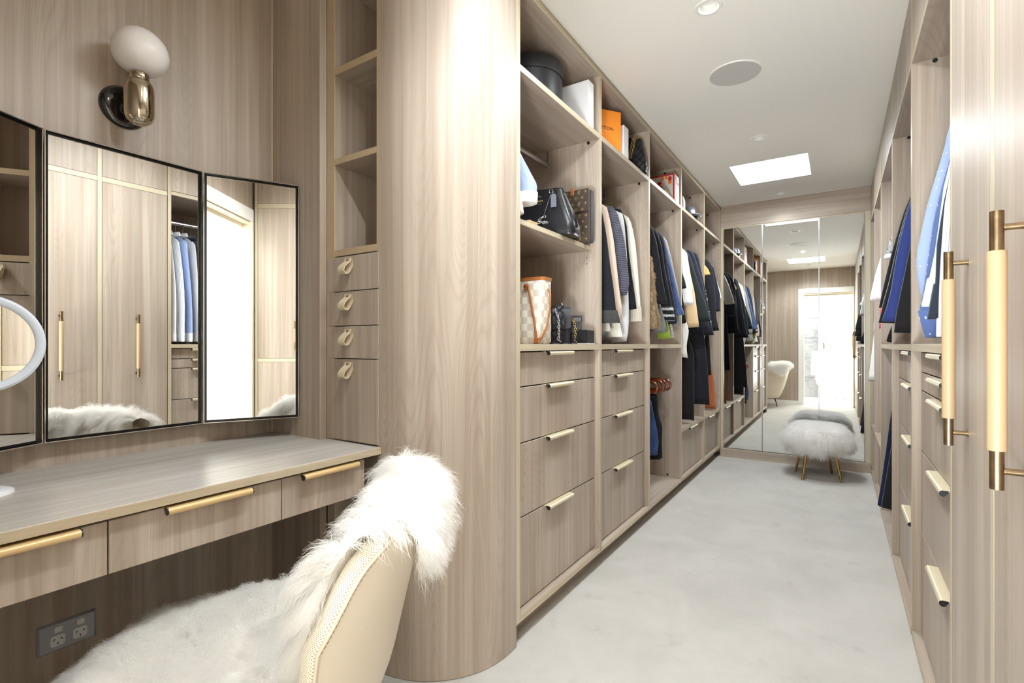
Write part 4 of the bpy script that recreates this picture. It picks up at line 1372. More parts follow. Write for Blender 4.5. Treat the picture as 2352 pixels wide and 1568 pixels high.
garment('top', 'lime green top just showing above the counter in the middle bay', 'top', 'L', 3.40,
        [(0.20, 1.84), (0.22, 1.75), (0.28, 1.45), (0.325, 1.25), (0.346, 1.159)], 'cl_lime', 1.17, group=gL3, th=0.013, st=(0.014, 0.02))
garment('blouse', 'grey and white spotted blouse under the denim jacket', 'blouse', 'L', 3.482,
        [(0.20, 1.84), (0.22, 1.75), (0.27, 1.45), (0.328, 1.25), (0.342, 1.165)], 'cl_polka_grey', 1.18, group=gL3, th=0.013, st=(0.014, 0.022))

gL4 = 'long coats and dresses in the fourth bay'
garment('t_shirt', 'short-sleeved black top, first on the fourth bay rail', 'top', 'L', 3.915,
        [(0.20, 1.86), (0.24, 1.80), (0.283, 1.669), (0.304, 1.605), (0.316, 1.546)], 'cl_black2', 1.285, group=gL4, hw=0.27, flare=1.2, th=0.02, st=(0.022, 0.022))
garment('shirt', 'plain white shirt with straight sleeve beside the camel coat', 'shirt', 'L', 4.015,
        [(0.24, 1.885), (0.27, 1.862), (0.296, 1.833), (0.309, 1.736), (0.327, 1.6), (0.342, 1.428)], 'cl_white', 1.40, group=gL4, sw=(0.06, 0.062), st=(0.026, 0.026), th=0.026)
garment('coat', 'camel wool coat with a rounded sleeve end', 'coat', 'L', 4.075,
        [(0.24, 1.885), (0.262, 1.865), (0.284, 1.826), (0.307, 1.676), (0.338, 1.527), (0.36, 1.36), (0.373, 1.255)], 'cl_camel', 1.27, group=gL4, sw=(0.06, 0.062), st=(0.03, 0.036))
garment('coat', 'greenish-black leather coat next to the camel coat', 'coat', 'L', 4.20,
        [(0.246, 1.887), (0.278, 1.832), (0.324, 1.668), (0.369, 1.524), (0.409, 1.401), (0.431, 1.303)], 'cl_green_black', 1.25, group=gL4, sw=(0.062, 0.075))
garment('coat', 'long-sleeved navy coat in the middle of the fourth bay', 'coat', 'L', 4.30,
        [(0.24, 1.907), (0.277, 1.884), (0.315, 1.759), (0.352, 1.622), (0.374, 1.467), (0.406, 1.237)], 'cl_navy', 1.20, group=gL4)
garment('coat', 'black flared coat, last on the fourth bay rail', 'coat', 'L', 4.42,
        [(0.249, 1.91), (0.287, 1.876), (0.335, 1.635), (0.382, 1.338), (0.415, 1.196)], 'cl_black', 1.19, group=gL4, sw=(0.06, 0.08))
garment('dress', 'floor-length black dress hanging almost to the low shelf', 'dress', 'L', 4.14,
        [(0.20, 1.84), (0.22, 1.70), (0.265, 1.235), (0.293, 1.131), (0.32, 1.085), (0.32, 0.532)], 'cl_black2', 0.515, sleeve=False, group=gL4, th=0.036)
garment('dress', 'long black wool dress with flared hem beyond the navy coat', 'dress', 'L', 4.36,
        [(0.20, 1.84), (0.25, 1.6), (0.348, 1.22), (0.362, 1.083), (0.38, 0.89), (0.394, 0.624)], 'cl_black', 0.62, sleeve=False, group=gL4, th=0.036)
garment('blouse', 'ruffled white blouse below the camel coat', 'blouse', 'L', 3.962,
        [(0.20, 1.83), (0.22, 1.75), (0.25, 1.5), (0.295, 1.322), (0.322, 1.25), (0.322, 1.195), (0.300, 1.10), (0.319, 1.01)], 'cl_blouse_ivory', 1.02, sleeve=False, group=gL4, th=0.014, fold=2.2)

gL5 = 'dark clothes in the bay against the mirror'
garment('top', 'tan short-sleeved top, first in the bay against the mirror', 'top', 'L', 4.685,
        [(0.24, 1.88), (0.29, 1.821), (0.313, 1.788), (0.333, 1.739)], 'cl_tan', 1.45, group=gL5, th=0.024, st=(0.026, 0.028))
garment('dress', 'black and white polka dot dress beside the mirrored wall', 'dress', 'L', 4.745,
        [(0.22, 1.85), (0.25, 1.75), (0.288, 1.586), (0.303, 1.48), (0.323, 1.353), (0.336, 1.274)], 'cl_polka', 1.25, sleeve=False, group=gL5, th=0.02)
garment('jacket', 'black satin jacket beyond the polka dot dress', 'jacket', 'L', 4.81,
        [(0.25, 1.915), (0.268, 1.903), (0.303, 1.868), (0.334, 1.759), (0.349, 1.567), (0.359, 1.355), (0.383, 1.244)], 'cl_black', 1.22, group=gL5, sw=(0.06, 0.06))
garment('dress', 'long black dress in the bay against the mirror', 'dress', 'L', 4.885,
        [(0.22, 1.85), (0.25, 1.6), (0.277, 1.231), (0.287, 1.079), (0.299, 0.852)], 'cl_black2', 0.84, sleeve=False, group=gL5, th=0.04)
garment('jacket', 'short black puff-sleeved jacket, last before the mirrored wall', 'jacket', 'L', 4.96,
        [(0.25, 1.905), (0.273, 1.88), (0.304, 1.833), (0.335, 1.7), (0.363, 1.579), (0.36, 1.427)], 'cl_navy', 1.30, group=gL5, sw=(0.06, 0.065))
garment('blouse', 'white blouse with green piping next to the puff-sleeved jacket', 'blouse', 'L', 5.03,
        [(0.24, 1.88), (0.27, 1.85), (0.31, 1.75), (0.35, 1.62), (0.365, 1.55)], 'cl_white', 1.30, group=gL5, th=0.016, st=(0.022, 0.022))
garment('trousers', 'rust brown trousers hanging low in the bay against the mirror', 'trousers', 'L', 5.10,
        [(0.20, 1.30), (0.24, 1.0), (0.28, 0.765), (0.298, 0.50)], 'cl_rust', 0.50, sleeve=False, group=gL5, th=0.03, neck=0.03, want_hanger=False)

# ---------------------------------------------------------------- right-hand side garments
gRA = 'shirts in the bay next to the tall doors'
shf = [(0.15, 1.895), (0.185, 1.87), (0.205, 1.79), (0.23, 1.65), (0.25, 1.5), (0.258, 1.35), (0.262, 1.22), (0.262, 1.145)]
def shift(f, dx, dz=0.0):
    return [(a + dx * min(1, i / 3), b + dz * i / len(f)) for i, (a, b) in enumerate(f)]
garment('shirt', 'plain white shirt pressed against the tall door side of the shirt bay', 'shirt', 'R', 1.678, shift(shf, 0.0), 'cl_white', 1.13, collar='cl_white', cuff='cl_white', group=gRA, th=0.013, st=(0.015, 0.016))
garment('shirt', 'white shirt with thin blue-grey stripes and striped cuffs', 'shirt', 'R', 1.730, shift(shf, 0.008), 'cl_stripe', 1.14, collar='cl_white', cuff='cl_stripe', cuff_len=0.065, group=gRA, th=0.013, st=(0.015, 0.016))
garment('shirt', 'pale sky blue shirt behind the striped shirt', 'shirt', 'R', 1.782, shift(shf, 0.002), 'cl_skyblue', 1.15, collar='cl_white', cuff='cl_white', cuff_len=0.06, group=gRA, th=0.013, st=(0.015, 0.016))
garment('shirt', 'light grey shirt between the sky blue and dark navy shirts', 'shirt', 'R', 1.834, shift(shf, 0.004), 'cl_lightgrey', 1.16, collar='cl_lightgrey', cuff='cl_lightgrey', group=gRA, th=0.013, st=(0.015, 0.016))
garment('shirt', 'dark navy shirt with wide cuff, in front of the mint white shirt', 'shirt', 'R', 1.890,
        [(0.16, 1.885), (0.19, 1.86), (0.210, 1.76), (0.237, 1.586), (0.246, 1.538), (0.256, 1.464), (0.264, 1.398), (0.266, 1.285), (0.277, 1.198)], 'cl_navy_shirt', 1.16, collar='cl_navy_shirt', cuff='cl_navy_shirt', cuff_len=0.10, sw=(0.05, 0.062), group=gRA, th=0.024)
garment('shirt', 'mint white shirt with a broad buttoned cuff in the shirt bay', 'shirt', 'R', 1.985,
        [(0.16, 1.895), (0.19, 1.86), (0.205, 1.76), (0.22, 1.666), (0.235, 1.591), (0.246, 1.486), (0.257, 1.388), (0.268, 1.325), (0.276, 1.283), (0.281, 1.24)], 'cl_mint', 1.16, collar='cl_mint', cuff='cl_mint', cuff_len=0.085, sw=(0.052, 0.056), group=gRA, th=0.024)
garment('shirt', 'mid blue denim shirt sprinkled with small white dots', 'shirt', 'R', 2.09,
        [(0.16, 1.895), (0.185, 1.86), (0.203, 1.714), (0.225, 1.62), (0.245, 1.518), (0.256, 1.421), (0.265, 1.342), (0.274, 1.266), (0.282, 1.229), (0.272, 1.19), (0.262, 1.146)], 'cl_dotdenim', 1.17, collar='cl_dotdenim', cuff='cl_dotdenim', cuff_len=0.085, sw=(0.052, 0.066), st=(0.03, 0.032), group=gRA, th=0.024)
garment('shirt', 'light blue cotton shirt with white dots, its sleeve bulging furthest out', 'shirt', 'R', 2.20,
        [(0.16, 1.895), (0.191, 1.856), (0.205, 1.773), (0.222, 1.701), (0.239, 1.633), (0.254, 1.564), (0.27, 1.47), (0.278, 1.419), (0.278, 1.375), (0.27, 1.314), (0.262, 1.26), (0.25, 1.18)], 'cl_dotlight', 1.16, collar='cl_dotlight', cuff='cl_white', cuff_len=0.055, sw=(0.052, 0.045), group=gRA, th=0.026)

gRB = 'jackets in the blue jacket bay'
garment('jacket', 'navy suit jacket with a buttoned cuff beside the blue linen jacket', 'jacket', 'R', 2.68,
        [(0.17, 1.895), (0.20, 1.86), (0.225, 1.70), (0.251, 1.512), (0.267, 1.411), (0.283, 1.324), (0.289, 1.276)], 'cl_navysuit', 1.24, group=gRB, sw=(0.06, 0.062), st=(0.034, 0.034))
garment('jacket', 'bright blue linen jacket with pale stitched edges', 'jacket', 'R', 2.92,
        [(0.17, 1.895), (0.20, 1.85), (0.226, 1.77), (0.244, 1.703), (0.266, 1.598), (0.283, 1.491), (0.296, 1.384), (0.309, 1.313), (0.332, 1.226)], 'cl_bluesuit', 1.20, group=gRB, sw=(0.06, 0.085), st=(0.036, 0.04))
garment('jacket', 'black velvet jacket touching the blue linen jacket', 'jacket', 'R', 3.04,
        [(0.17, 1.895), (0.20, 1.85), (0.216, 1.808), (0.234, 1.744), (0.261, 1.624), (0.279, 1.524), (0.297, 1.423), (0.32, 1.322), (0.339, 1.223)], 'cl_velvet', 1.20, group=gRB, sw=(0.058, 0.07), st=(0.034, 0.036))
garment('jacket', 'black velvet jacket, last on the rail of the blue jacket bay', 'jacket', 'R', 3.14,
        [(0.17, 1.895), (0.20, 1.86), (0.207, 1.848), (0.234, 1.766), (0.267, 1.636), (0.295, 1.504), (0.318, 1.388), (0.332, 1.303)], 'cl_velvet', 1.24, group=gRB, sw=(0.058, 0.06))
garment('coat', 'black wool coat hanging lower than the navy suit jacket', 'coat', 'R', 2.575,
        [(0.17, 1.885), (0.20, 1.84), (0.23, 1.70), (0.27, 1.45), (0.305, 1.24), (0.312, 1.165)], 'cl_black2', 1.15, group=gRB, sw=(0.055, 0.085), th=0.03)
gRC = 'clothes in the bay with trousers below its counter'
garment('scarf', 'narrow black scarf with a rounded end hanging below the velvet jackets', 'scarf', 'R', 3.33,
        [(0.05, 1.95), (0.12, 1.7), (0.24, 1.30), (0.268, 1.213), (0.290, 1.155), (0.288, 1.136)], 'cl_black2', 1.133, sleeve=False, group=gRC, th=0.018)
garment('shirt', 'short-sleeved white shirt with navy leaf print', 'shirt', 'R', 3.45,
        [(0.17, 1.885), (0.22, 1.82), (0.259, 1.708), (0.274, 1.658), (0.284, 1.600)], 'cl_print', 1.20, cuff='cl_white', cuff_len=0.02, group=gRC, sw=(0.055, 0.07), st=(0.03, 0.04))
garment('shirt', 'plain pale blue shirt behind the leaf print shirt', 'shirt', 'R', 3.60, shift(shf, -0.01), 'cl_skyblue', 1.15, group=gRC, th=0.024)
garment('blazer', 'black blazer with three cuff buttons, hung low below the counter', 'blazer', 'R', 3.62,
        [(0.12, 0.93), (0.19, 0.86), (0.22, 0.70), (0.248, 0.525), (0.279, 0.295), (0.296, 0.17)], 'cl_black', 0.19, group=gRC, sw=(0.06, 0.065), st=(0.034, 0.036), neck=0.03, want_hanger=False)
garment('trousers', 'dark navy trousers hanging behind the low black blazer', 'trousers', 'R', 3.85,
        [(0.15, 0.96), (0.20, 0.85), (0.232, 0.71), (0.251, 0.528), (0.275, 0.31), (0.300, 0.125)], 'cl_navysuit', 0.12, sleeve=False, group=gRC, th=0.03, neck=0.03, want_hanger=False)
for k, z_ in enumerate((0.235, 0.255, 0.275)):
    pass
gRD = 'clothes above the low shelves on the shirt side'
garment('shirt', 'white shirt with its long sleeve reaching out of the low-shelf bay', 'shirt', 'R', 4.30,
        [(0.17, 1.885), (0.21, 1.84), (0.258, 1.722), (0.291, 1.595), (0.31, 1.49), (0.322, 1.422)], 'cl_white', 1.35, group=gRD, sw=(0.058, 0.065))
garment('top', 'hot pink top half hidden behind the white shirt', 'top', 'R', 4.21,
        [(0.17, 1.87), (0.21, 1.80), (0.25, 1.60), (0.266, 1.40), (0.272, 1.226)], 'cl_pink', 1.22, group=gRD, th=0.024)
garment('blouse', 'white blouse with ruffled hem nearest the mirrored wall', 'blouse', 'R', 4.98,
        [(0.17, 1.87), (0.21, 1.80), (0.245, 1.6), (0.26, 1.4), (0.268, 1.22)], 'cl_blouse_ivory', 1.20, group=gRD, fold=2.0)
garment('dress', 'long white dress above the magazines on the low shelf', 'dress', 'R', 5.09,
        [(0.17, 1.85), (0.21, 1.7), (0.25, 1.3), (0.276, 1.041), (0.297, 0.831)], 'cl_white', 0.82, sleeve=False, group=gRD, th=0.045)

# ---------------------------------------------------------------- trousers on brown hangers below the middle bay's counter
def clip_hanger(Y, label, xw=0.215):
    t = thing('trouser_hanger', label, 'hanger', (LR, Y, 0.80), 'brown plastic hangers on the lower rail')
    W = hang_frame('L', Y)
    loop = []
    for sx, a0 in ((1, -PI / 2), (-1, PI / 2)):
        for k in range(9):
            a = a0 + PI * k / 8
            loop.append(W((xw - 0.034 if sx > 0 else -0.20) + 0.034 * math.cos(a), 0, 0.826 + 0.034 * math.sin(a)))
    for q in range(len(loop)):
        loop[q] = (loop[q][0], loop[q][1], loop[q][2] + 0.045 * (1 - min(1, abs(loop[q][0] - LR) / xw)) * (1 if loop[q][2] > 0.826 else 0))
    MB().tube(loop + [loop[0]], 0.0085, 8, False).build('frame', 'brown_plastic', t, smooth='all')
    hook = [W(0.019 * math.cos(a), 0, 0.986 + 0.0185 * math.sin(a)) for a in np.linspace(PI * 1.05, -0.35 * PI, 12)] + [W(0, 0, 0.94), W(0, 0, 0.85)]
    MB().tube(hook, 0.002, 6).build('hook', 'wire_chrome', t, smooth=True)
def draped(name, label, Y, mat, front, hem, group):
    t = garment(name, label, 'trousers', 'L', Y, front, mat, hem, sleeve=False, group=group, th=0.026, neck=0.014, want_hanger=False)
    return t
gT = 'trousers on the lower rail of the middle bay'
tl = ['brown plastic trouser hanger holding the blue jeans', 'brown plastic trouser hanger holding the first black trousers', 'brown plastic trouser hanger just past the first black trousers', 'last brown plastic trouser hanger, holding the ragged black trousers']
for q, Y in enumerate((3.36, 3.48, 3.56, 3.645)):
    clip_hanger(Y, tl[q], (0.262, 0.268, 0.268, 0.272)[q])
draped('jeans', 'faded blue jeans with frayed hem on a brown hanger', 3.36, 'cl_jean', [(0.20, 0.763), (0.222, 0.74), (0.238, 0.65), (0.262, 0.54), (0.273, 0.46), (0.262, 0.385)], 0.37, gT)
draped('trousers', 'straight black trousers next to the faded jeans', 3.48, 'cl_black', [(0.215, 0.763), (0.226, 0.73), (0.238, 0.62), (0.262, 0.55), (0.258, 0.44), (0.262, 0.345)], 0.335, gT)
draped('trousers', 'black trousers with a stepped hem, furthest on the lower rail', 3.645, 'cl_black2', [(0.17, 0.763), (0.18, 0.70), (0.19, 0.56), (0.20, 0.42), (0.20, 0.30)], 0.28, gT)

# ================================================================== bags and boxes, first bay
def rrect(cx, cy, w_, d_, r_, n=4):
    return rr_poly(cx, cy, w_, d_, min(r_, w_ / 2.01, d_ / 2.01), n)

def bag_body(levels, r_=0.012, rot=0.0, c=(0, 0), lean=(0, 0), uvscale=1.0):
    """levels: (z, width, depth); returns mesh with u around and v up"""
    rings, uvs = [], []
    z0 = levels[0][0]
    for z, w_, d_ in levels:
        pl = rrect(0, 0, w_, d_, r_)
        pl = pl[len(pl) // 2:] + pl[:len(pl) // 2]
        pl.append(pl[0])
        acc = 0
        for k, (x, y) in enumerate(pl):
            if k:
                acc += math.hypot(x - pl[k - 1][0], y - pl[k - 1][1])
            xx = x * math.cos(rot) - y * math.sin(rot) + c[0] + lean[0] * (z - z0)
            yy = x * math.sin(rot) + y * math.cos(rot) + c[1] + lean[1] * (z - z0)
            rings.append((xx, yy, z)); uvs.append((acc * uvscale + 0.001, (z - z0) * uvscale + 0.001))
    n = len(uvs) // len(levels)
    rr = [rings[i * n:(i + 1) * n] for i in range(len(levels))]
    return MB().loft(rr, False, True, True, uvs)

def chain(name, pts, mat, parent, link=0.016, r_=0.0016):
    P_, L_ = [], 0
    pts = [Vector(p) for p in pts]
    mb = MB()
    segs = [(pts[i], pts[i + 1]) for i in range(len(pts) - 1)]
    k = 0
    for a, b in segs:
        d = b - a
        m = max(1, int(d.length / (link * 0.72)))
        for q in range(m):
            cpos = a + d * ((q + 0.5) / m)
            tdir = d.normalized()
            ref = Vector((0, 0, 1)) if abs(tdir.z) < 0.9 else Vector((1, 0, 0))
            s1 = tdir.cross(ref).normalized(); s2 = tdir.cross(s1)
            sd = s1 if k % 2 else s2
            k += 1
            ring = [cpos + tdir * (link * 0.5 * math.cos(2 * PI * j / 10)) + sd * (link * 0.34 * math.sin(2 * PI * j / 10)) for j in range(11)]
            mb.tube(ring, r_, 5, False)
    return mb.build(name, mat, parent, smooth='all', kind='stuff')

# upper shelf
t = thing('hat_box', 'round black hat box with lid on the top shelf beside the white box', 'box', (-1.205, 2.0, 2.171))
MB().lathe([(0.0005, 0.0), (0.147, 0.0), (0.147, 0.185)], (-1.205, 2.0, 2.171), n=64).build('box', 'box_black', t, smooth=True)
MB().lathe([(0.1475, 0.168), (0.1505, 0.168), (0.1505, 0.228), (0.148, 0.231), (0.0005, 0.231)], (-1.205, 2.0, 2.171), n=64).build('lid', 'box_black', t, smooth=True)
t = thing('white_box', 'tall flat white box standing on the top shelf beside the black hat box', 'box', (-1.15, 2.22, 2.171))
B(-1.32, -0.999, 2.190, 2.250, 2.171, 2.384, c=0.0012).build('box', 'box_white', t)
B(-1.0012, -0.9982, 2.1885, 2.193, 2.21, 2.384, c=0.0005).build('lid_edge', 'box_white', t)

# hanging shirt, mid cubby
garment('shirt', 'white and pale blue shirt hanging at the end panel side over the handbag shelf', 'shirt', 'L', 1.72,
        [(0.15, 1.98), (0.18, 1.94), (0.201, 1.903), (0.24, 1.83), (0.279, 1.757), (0.273, 1.692)], 'cl_lightblue', 1.64, collar='cl_white', cuff='cl_white', cuff_len=0.04, sw=(0.05, 0.05), st=(0.035, 0.045), th=0.03, neck=0.022)
garment('shirt', 'crumpled white shirt spilling over the front of the handbag shelf', 'shirt', 'L', 1.645,
        [(0.13, 1.99), (0.16, 1.92), (0.20, 1.84), (0.235, 1.78), (0.255, 1.70), (0.268, 1.622)], 'cl_blouse_ivory', 1.625, sleeve=False, th=0.032, fold=2.4, neck=0.05)

def tag_text(txt, size, origin, ex, ey, mat, parent, depth=0.0006, name='lettering'):
    mb = text_mb(txt, size, depth)
    mb.xf(frame_matrix(origin, ex, ey))
    return mb.build(name, mat, parent)

# black structured tote
t = thing('black_tote', 'black leather tote with a grey hang tag on the handbag shelf', 'handbag', (-1.14, 2.05, 1.6135))
lv = [(1.6135, 0.275, 0.135), (1.625, 0.290, 0.145), (1.67, 0.282, 0.14), (1.74, 0.236, 0.105), (1.80, 0.196, 0.07), (1.835, 0.178, 0.046), (1.842, 0.172, 0.042)]
rt = 0.16
bag_body(lv, 0.03, rt, (-1.135, 2.045), (-0.09, 0)).build('body', 'leather_black', t, smooth='all')
ex = Vector((math.cos(rt), math.sin(rt), 0)); ey = Vector((0, 0.42, 0.95)).normalized()
fo = Vector((-1.135, 2.045, 0)) + Vector((math.sin(rt), -math.cos(rt), 0)) * 0.0
def face(u_, z, d_):
    hd = float(np.interp(z, [q[0] for q in lv], [q[2] for q in lv])) / 2
    return fo + ex * (u_ - 0.09 * (z - 1.6135)) + Vector((math.sin(rt), -math.cos(rt), 0)) * (hd + d_) + Vector((0, 0, z))
tag_text('COACH', 0.0125, face(-0.045, 1.778, 0.0012), ex, (Vector((0, 0.30, 0.954))), 'print_gold', t)
lg = MB()
for q in range(3):
    p = face(-0.031 + 0.010 * q, 1.801 + (0.004 if q == 1 else 0), 0.0010)
    lg.tube([p - ex * 0.004, p + ex * 0.005 + Vector((0, 0, 0.004))], 0.0012, 5)
lg.build('emblem', 'print_gold', t, kind='stuff')
MB().tube([face(-0.032, 1.768, 0.001), face(-0.006, 1.768, 0.001)], 0.0007, 4).build('emblem_line', 'print_gold', t)
pth = [face(0.042, 1.822, 0.004), face(0.040, 1.80, 0.010), face(0.028, 1.755, 0.012), face(0.010, 1.70, 0.012), face(-0.02, 1.655, 0.012), face(-0.06, 1.632, 0.012), face(-0.10, 1.63, 0.012)]
MB().tube(pth, 0.0055, 8).build('handle', 'leather_black', t, smooth='all')
MB().tube([face(0.042, 1.823, 0.006) + Vector((0.009 * math.cos(a), 0, 0.011 * math.sin(a))) for a in np.linspace(0, 2 * PI, 15)], 0.002, 6).build('handle_ring', 'silver', t, smooth='all')
tg = face(0.058, 1.775, 0.013)
Mx = frame_matrix(tg, ex, (0, 0, 1))
MB().prism([(-0.013, -0.032), (0.013, -0.032), (0.013, 0.020), (0.007, 0.028), (-0.007, 0.028), (-0.013, 0.020)], 'z', -0.0012, 0.0012).xf(Mx).build('hang_tag', 'grey_tag', t)
MB().tube([tg + Vector((0, 0, 0.026)), face(0.056, 1.82, 0.010), face(0.048, 1.826, 0.006)], 0.0014, 6).build('tag_chain', 'silver', t)
gs = []
for sy in (-1, 1):
    a = Vector((-1.135, 2.045, 0)) + ex * 0.155
    gs.append(a)
MB().tube([face(0.086, 1.842, -0.018), face(0.098, 1.80, -0.03), face(0.126, 1.72, -0.045), face(0.142, 1.65, -0.05)], [0.004, 0.009, 0.014, 0.011], 8).build('side_gusset', 'leather_black', t, smooth='all')

# brown monogram case
t = thing('monogram_case', 'brown monogram canvas briefcase standing at the end of the handbag shelf', 'handbag', (-1.15, 2.245, 1.6135))
B(-1.31, -1.006, 2.222, 2.262, 1.6135, 1.872, c=0.006).build('body', 'canvas_brown', t)
B(-1.31, -1.010, 2.214, 2.2225, 1.765, 1.876, c=0.003).build('flap', 'canvas_brown', t)
B(-1.0065, -1.0025, 2.226, 2.258, 1.616, 1.868, c=0.001).build('side_gusset', 'leather_black_matt', t)
B(-1.106, -1.088, 2.211, 2.216, 1.85, 1.888, c=0.002).build('strap_tab', 'leather_tan', t)
mg = MB()
def motif(mb, kind, x, z, y, s_):
    if kind == 0:      # four-pointed flower
        pl = []
        for q in range(16):
            a = 2 * PI * q / 16
            r = s_ * (1.0 if q % 4 == 0 else 0.28 if q % 4 == 2 else 0.5)
            pl.append((x + r * math.cos(a), z + r * math.sin(a)))
        mb.prism(pl, 'y', y - 0.0006, y)
    elif kind == 1:    # ringed flower
        mb.tube([(x + s_ * 0.95 * math.cos(a), y - 0.0003, z + s_ * 0.95 * math.sin(a)) for a in np.linspace(0, 2 * PI, 13)], 0.0007, 4, False)
        motif(mb, 0, x, z, y, s_ * 0.6)
    else:              # interlaced letters
        mb.prism([(x + s_ * a_, z + s_ * b_) for a_, b_ in ((-1, -1), (0.35, -1), (0.42, -0.6), (0.28, -0.78), (-0.5, -0.78), (-0.05, 0.7), (-0.35, 0.7), (-0.8, -0.78))], 'y', y - 0.0006, y)
        mb.prism([(x + s_ * a_, z + s_ * b_) for a_, b_ in ((-0.3, 1.0), (0.0, 1.0), (0.38, -0.1), (0.8, 1.0), (1.0, 1.0), (0.45, -0.45), (0.25, -0.45))], 'y', y - 0.0012, y - 0.0006)
k = 0
for r_ in range(9):
    z = 1.634 + 0.0285 * r_
    for c_ in range(9):
        x = -1.026 - 0.034 * c_ - (0.017 if r_ % 2 else 0)
        if x < -1.295 or (1.752 < z < 1.772):
            continue
        motif(mg, (0, 2, 0, 1)[(c_ + 2 * r_) % 4], x, z, 2.2138 if z > 1.765 else 2.2218, 0.0088)
mg.build('monogram_print', 'print_dull', t, kind='stuff')

pp = B(-1.22, -1.050, 1.735, 1.80, 1.6135, 1.628, c=0.004).build('leather_wallet', 'leather_tan', loc=(-1.13, 1.77, 1.6135))
pp.data.materials[0] = MATS['handle_tan']
tag(pp, 'flat tan wallet lying at the edge of the handbag shelf', 'wallet')
t = thing('chain_bracelet', 'coiled black and silver chain lying behind the tan wallet', 'chain', (-1.10, 1.85, 1.6135))
chain('links', [(-1.16 + 0.035 * math.cos(a) + 0.012 * a, 1.86 + 0.03 * math.sin(a), 1.620 + 0.0035 * a) for a in np.linspace(0, 11, 34)], 'silver', t, 0.014, 0.002)

# lower cubby on the worktop
ZW = 1.1225
t = thing('checkered_tote', 'cream checkered canvas tote with tan leather straps on the counter', 'handbag', (-1.17, 1.90, ZW))
lv = [(ZW, 0.235, 0.115), (ZW + 0.01, 0.25, 0.125), (1.20, 0.255, 0.12), (1.30, 0.262, 0.10), (1.38, 0.272, 0.085), (1.405, 0.276, 0.08)]
bag_body(lv, 0.018, 0, (-1.198, 1.905)).build('body', 'damier', t, smooth=True)
pl = rrect(-1.198, 1.905, 0.281, 0.085, 0.018)
MB().loft([[(x, y, z) for x, y in rrect(-1.198, 1.905, 0.281 + e, 0.085 + e, 0.018)] for z, e in ((1.398, -0.002), (1.399, 0.0), (1.412, 0.0), (1.413, -0.004))], True, False, True).build('rim', 'leather_tan', t, smooth=True)
yf = 1.855
MB().lathe([(0.0005, -0.006), (0.012, -0.006), (0.0135, -0.003), (0.0135, 0.003)], (-1.140, yf - 0.002, 1.372), 'y', 20).build('strap_tab', 'leather_tan', t, smooth=True)
MB().lathe([(0.0005, -0.010), (0.004, -0.009), (0.006, -0.006)], (-1.140, yf - 0.002, 1.372), 'y', 14).build('rivet', 'gold', t, smooth=True)
MB().tube([(-1.128, yf - 0.006, 1.372), (-1.122, yf - 0.010, 1.36), (-1.108, yf - 0.014, 1.30), (-1.090, yf - 0.016, 1.22), (-1.083, yf - 0.016, 1.16), (-1.084, yf - 0.014, 1.130)], 0.0048, 8).build('strap', 'leather_tan', t, smooth='all')
MB().tube([(-1.058, 1.90, 1.36), (-1.044, 1.895, 1.34), (-1.040, 1.885, 1.27), (-1.047, 1.872, 1.20), (-1.062, 1.855, 1.15), (-1.078, 1.845, 1.134)], 0.0042, 8).build('strap', 'leather_tan', t, smooth='all')
B(-1.092, -1.066, yf - 0.022, yf - 0.010, ZW + 0.001, 1.150, c=0.003).build('strap_tab', 'leather_tan', t)

def flap_bag(name, label, c, rot, w_, d_, h_, mat, chain_pts=None, chain_mat='gold', plainmat='leather_black'):
    t = thing(name, label, 'handbag', (c[0], c[1], ZW))
    z0 = ZW
    bag_body([(z0, w_ * 0.96, d_ * 0.9), (z0 + 0.008, w_, d_), (z0 + h_ * 0.5, w_, d_ * 1.04), (z0 + h_ * 0.86, w_ * 0.98, d_ * 0.86), (z0 + h_ * 0.95, w_ * 0.95, d_ * 0.6)], 0.016, rot, c).build('body', mat, t, smooth='all')
    # flap: over the top and down the front (local -y)
    prof = [(d_ * 0.46, h_ * 0.80), (d_ * 0.40, h_ * 0.95), (d_ * 0.1, h_ * 1.01), (-d_ * 0.3, h_ * 0.985), (-d_ * 0.53, h_ * 0.88), (-d_ * 0.62, h_ * 0.65), (-d_ * 0.63, h_ * 0.36)]
    rings, uvs = [], []
    for th_ in (0.0, 0.005):
        pass
    prof2 = [(y * 1.0 - 0.006 * (1 if y < 0 else -0.4), z + 0.005) for y, z in prof]
    loop = prof2 + prof[::-1]
    for q in range(9):
        x = -w_ * 0.5 + w_ * q / 8
        row = []
        for k, (y, z) in enumerate(loop):
            if k in (6, 7):
                z += 0.012 * (abs(q - 4) / 4) ** 3
            row.append((c[0] + x * math.cos(rot) - y * math.sin(rot), c[1] + x * math.sin(rot) + y * math.cos(rot), z0 + z))
            uvs.append((x + 0.5, z * 1.0 + 0.2))
        rings.append(row)
    MB().loft(rings, True, True, True, uvs).build('flap', mat, t, smooth=True)
    if chain_pts:
        chain('chain', chain_pts, chain_mat, t)
    return t
flap_bag('quilted_bag', 'black quilted flap bag with silver chain beside the checkered tote', (-1.146, 2.047), 0.5, 0.16, 0.062, 0.175, 'quilt_black',
         [(-1.09, 2.02, 1.285), (-1.054, 1.99, 1.24), (-1.048, 1.983, 1.17), (-1.05, 1.978, 1.14), (-1.04, 1.99, 1.1315)], 'silver')
t = flap_bag('flap_bag', 'plain matt black flap bag with stitched edge behind the quilted bag', (-1.160, 2.132), 0.5, 0.17, 0.055, 0.172, 'leather_black_matt')
MB().tube([(-1.125, 2.135, 1.29)] + [(-1.123 + 0.014 * math.cos(a), 2.135, 1.306 + 0.013 * math.sin(a)) for a in np.linspace(-PI / 2, 1.4 * PI, 14)], 0.003, 6).build('handle_ring', 'silver', t, smooth='all')
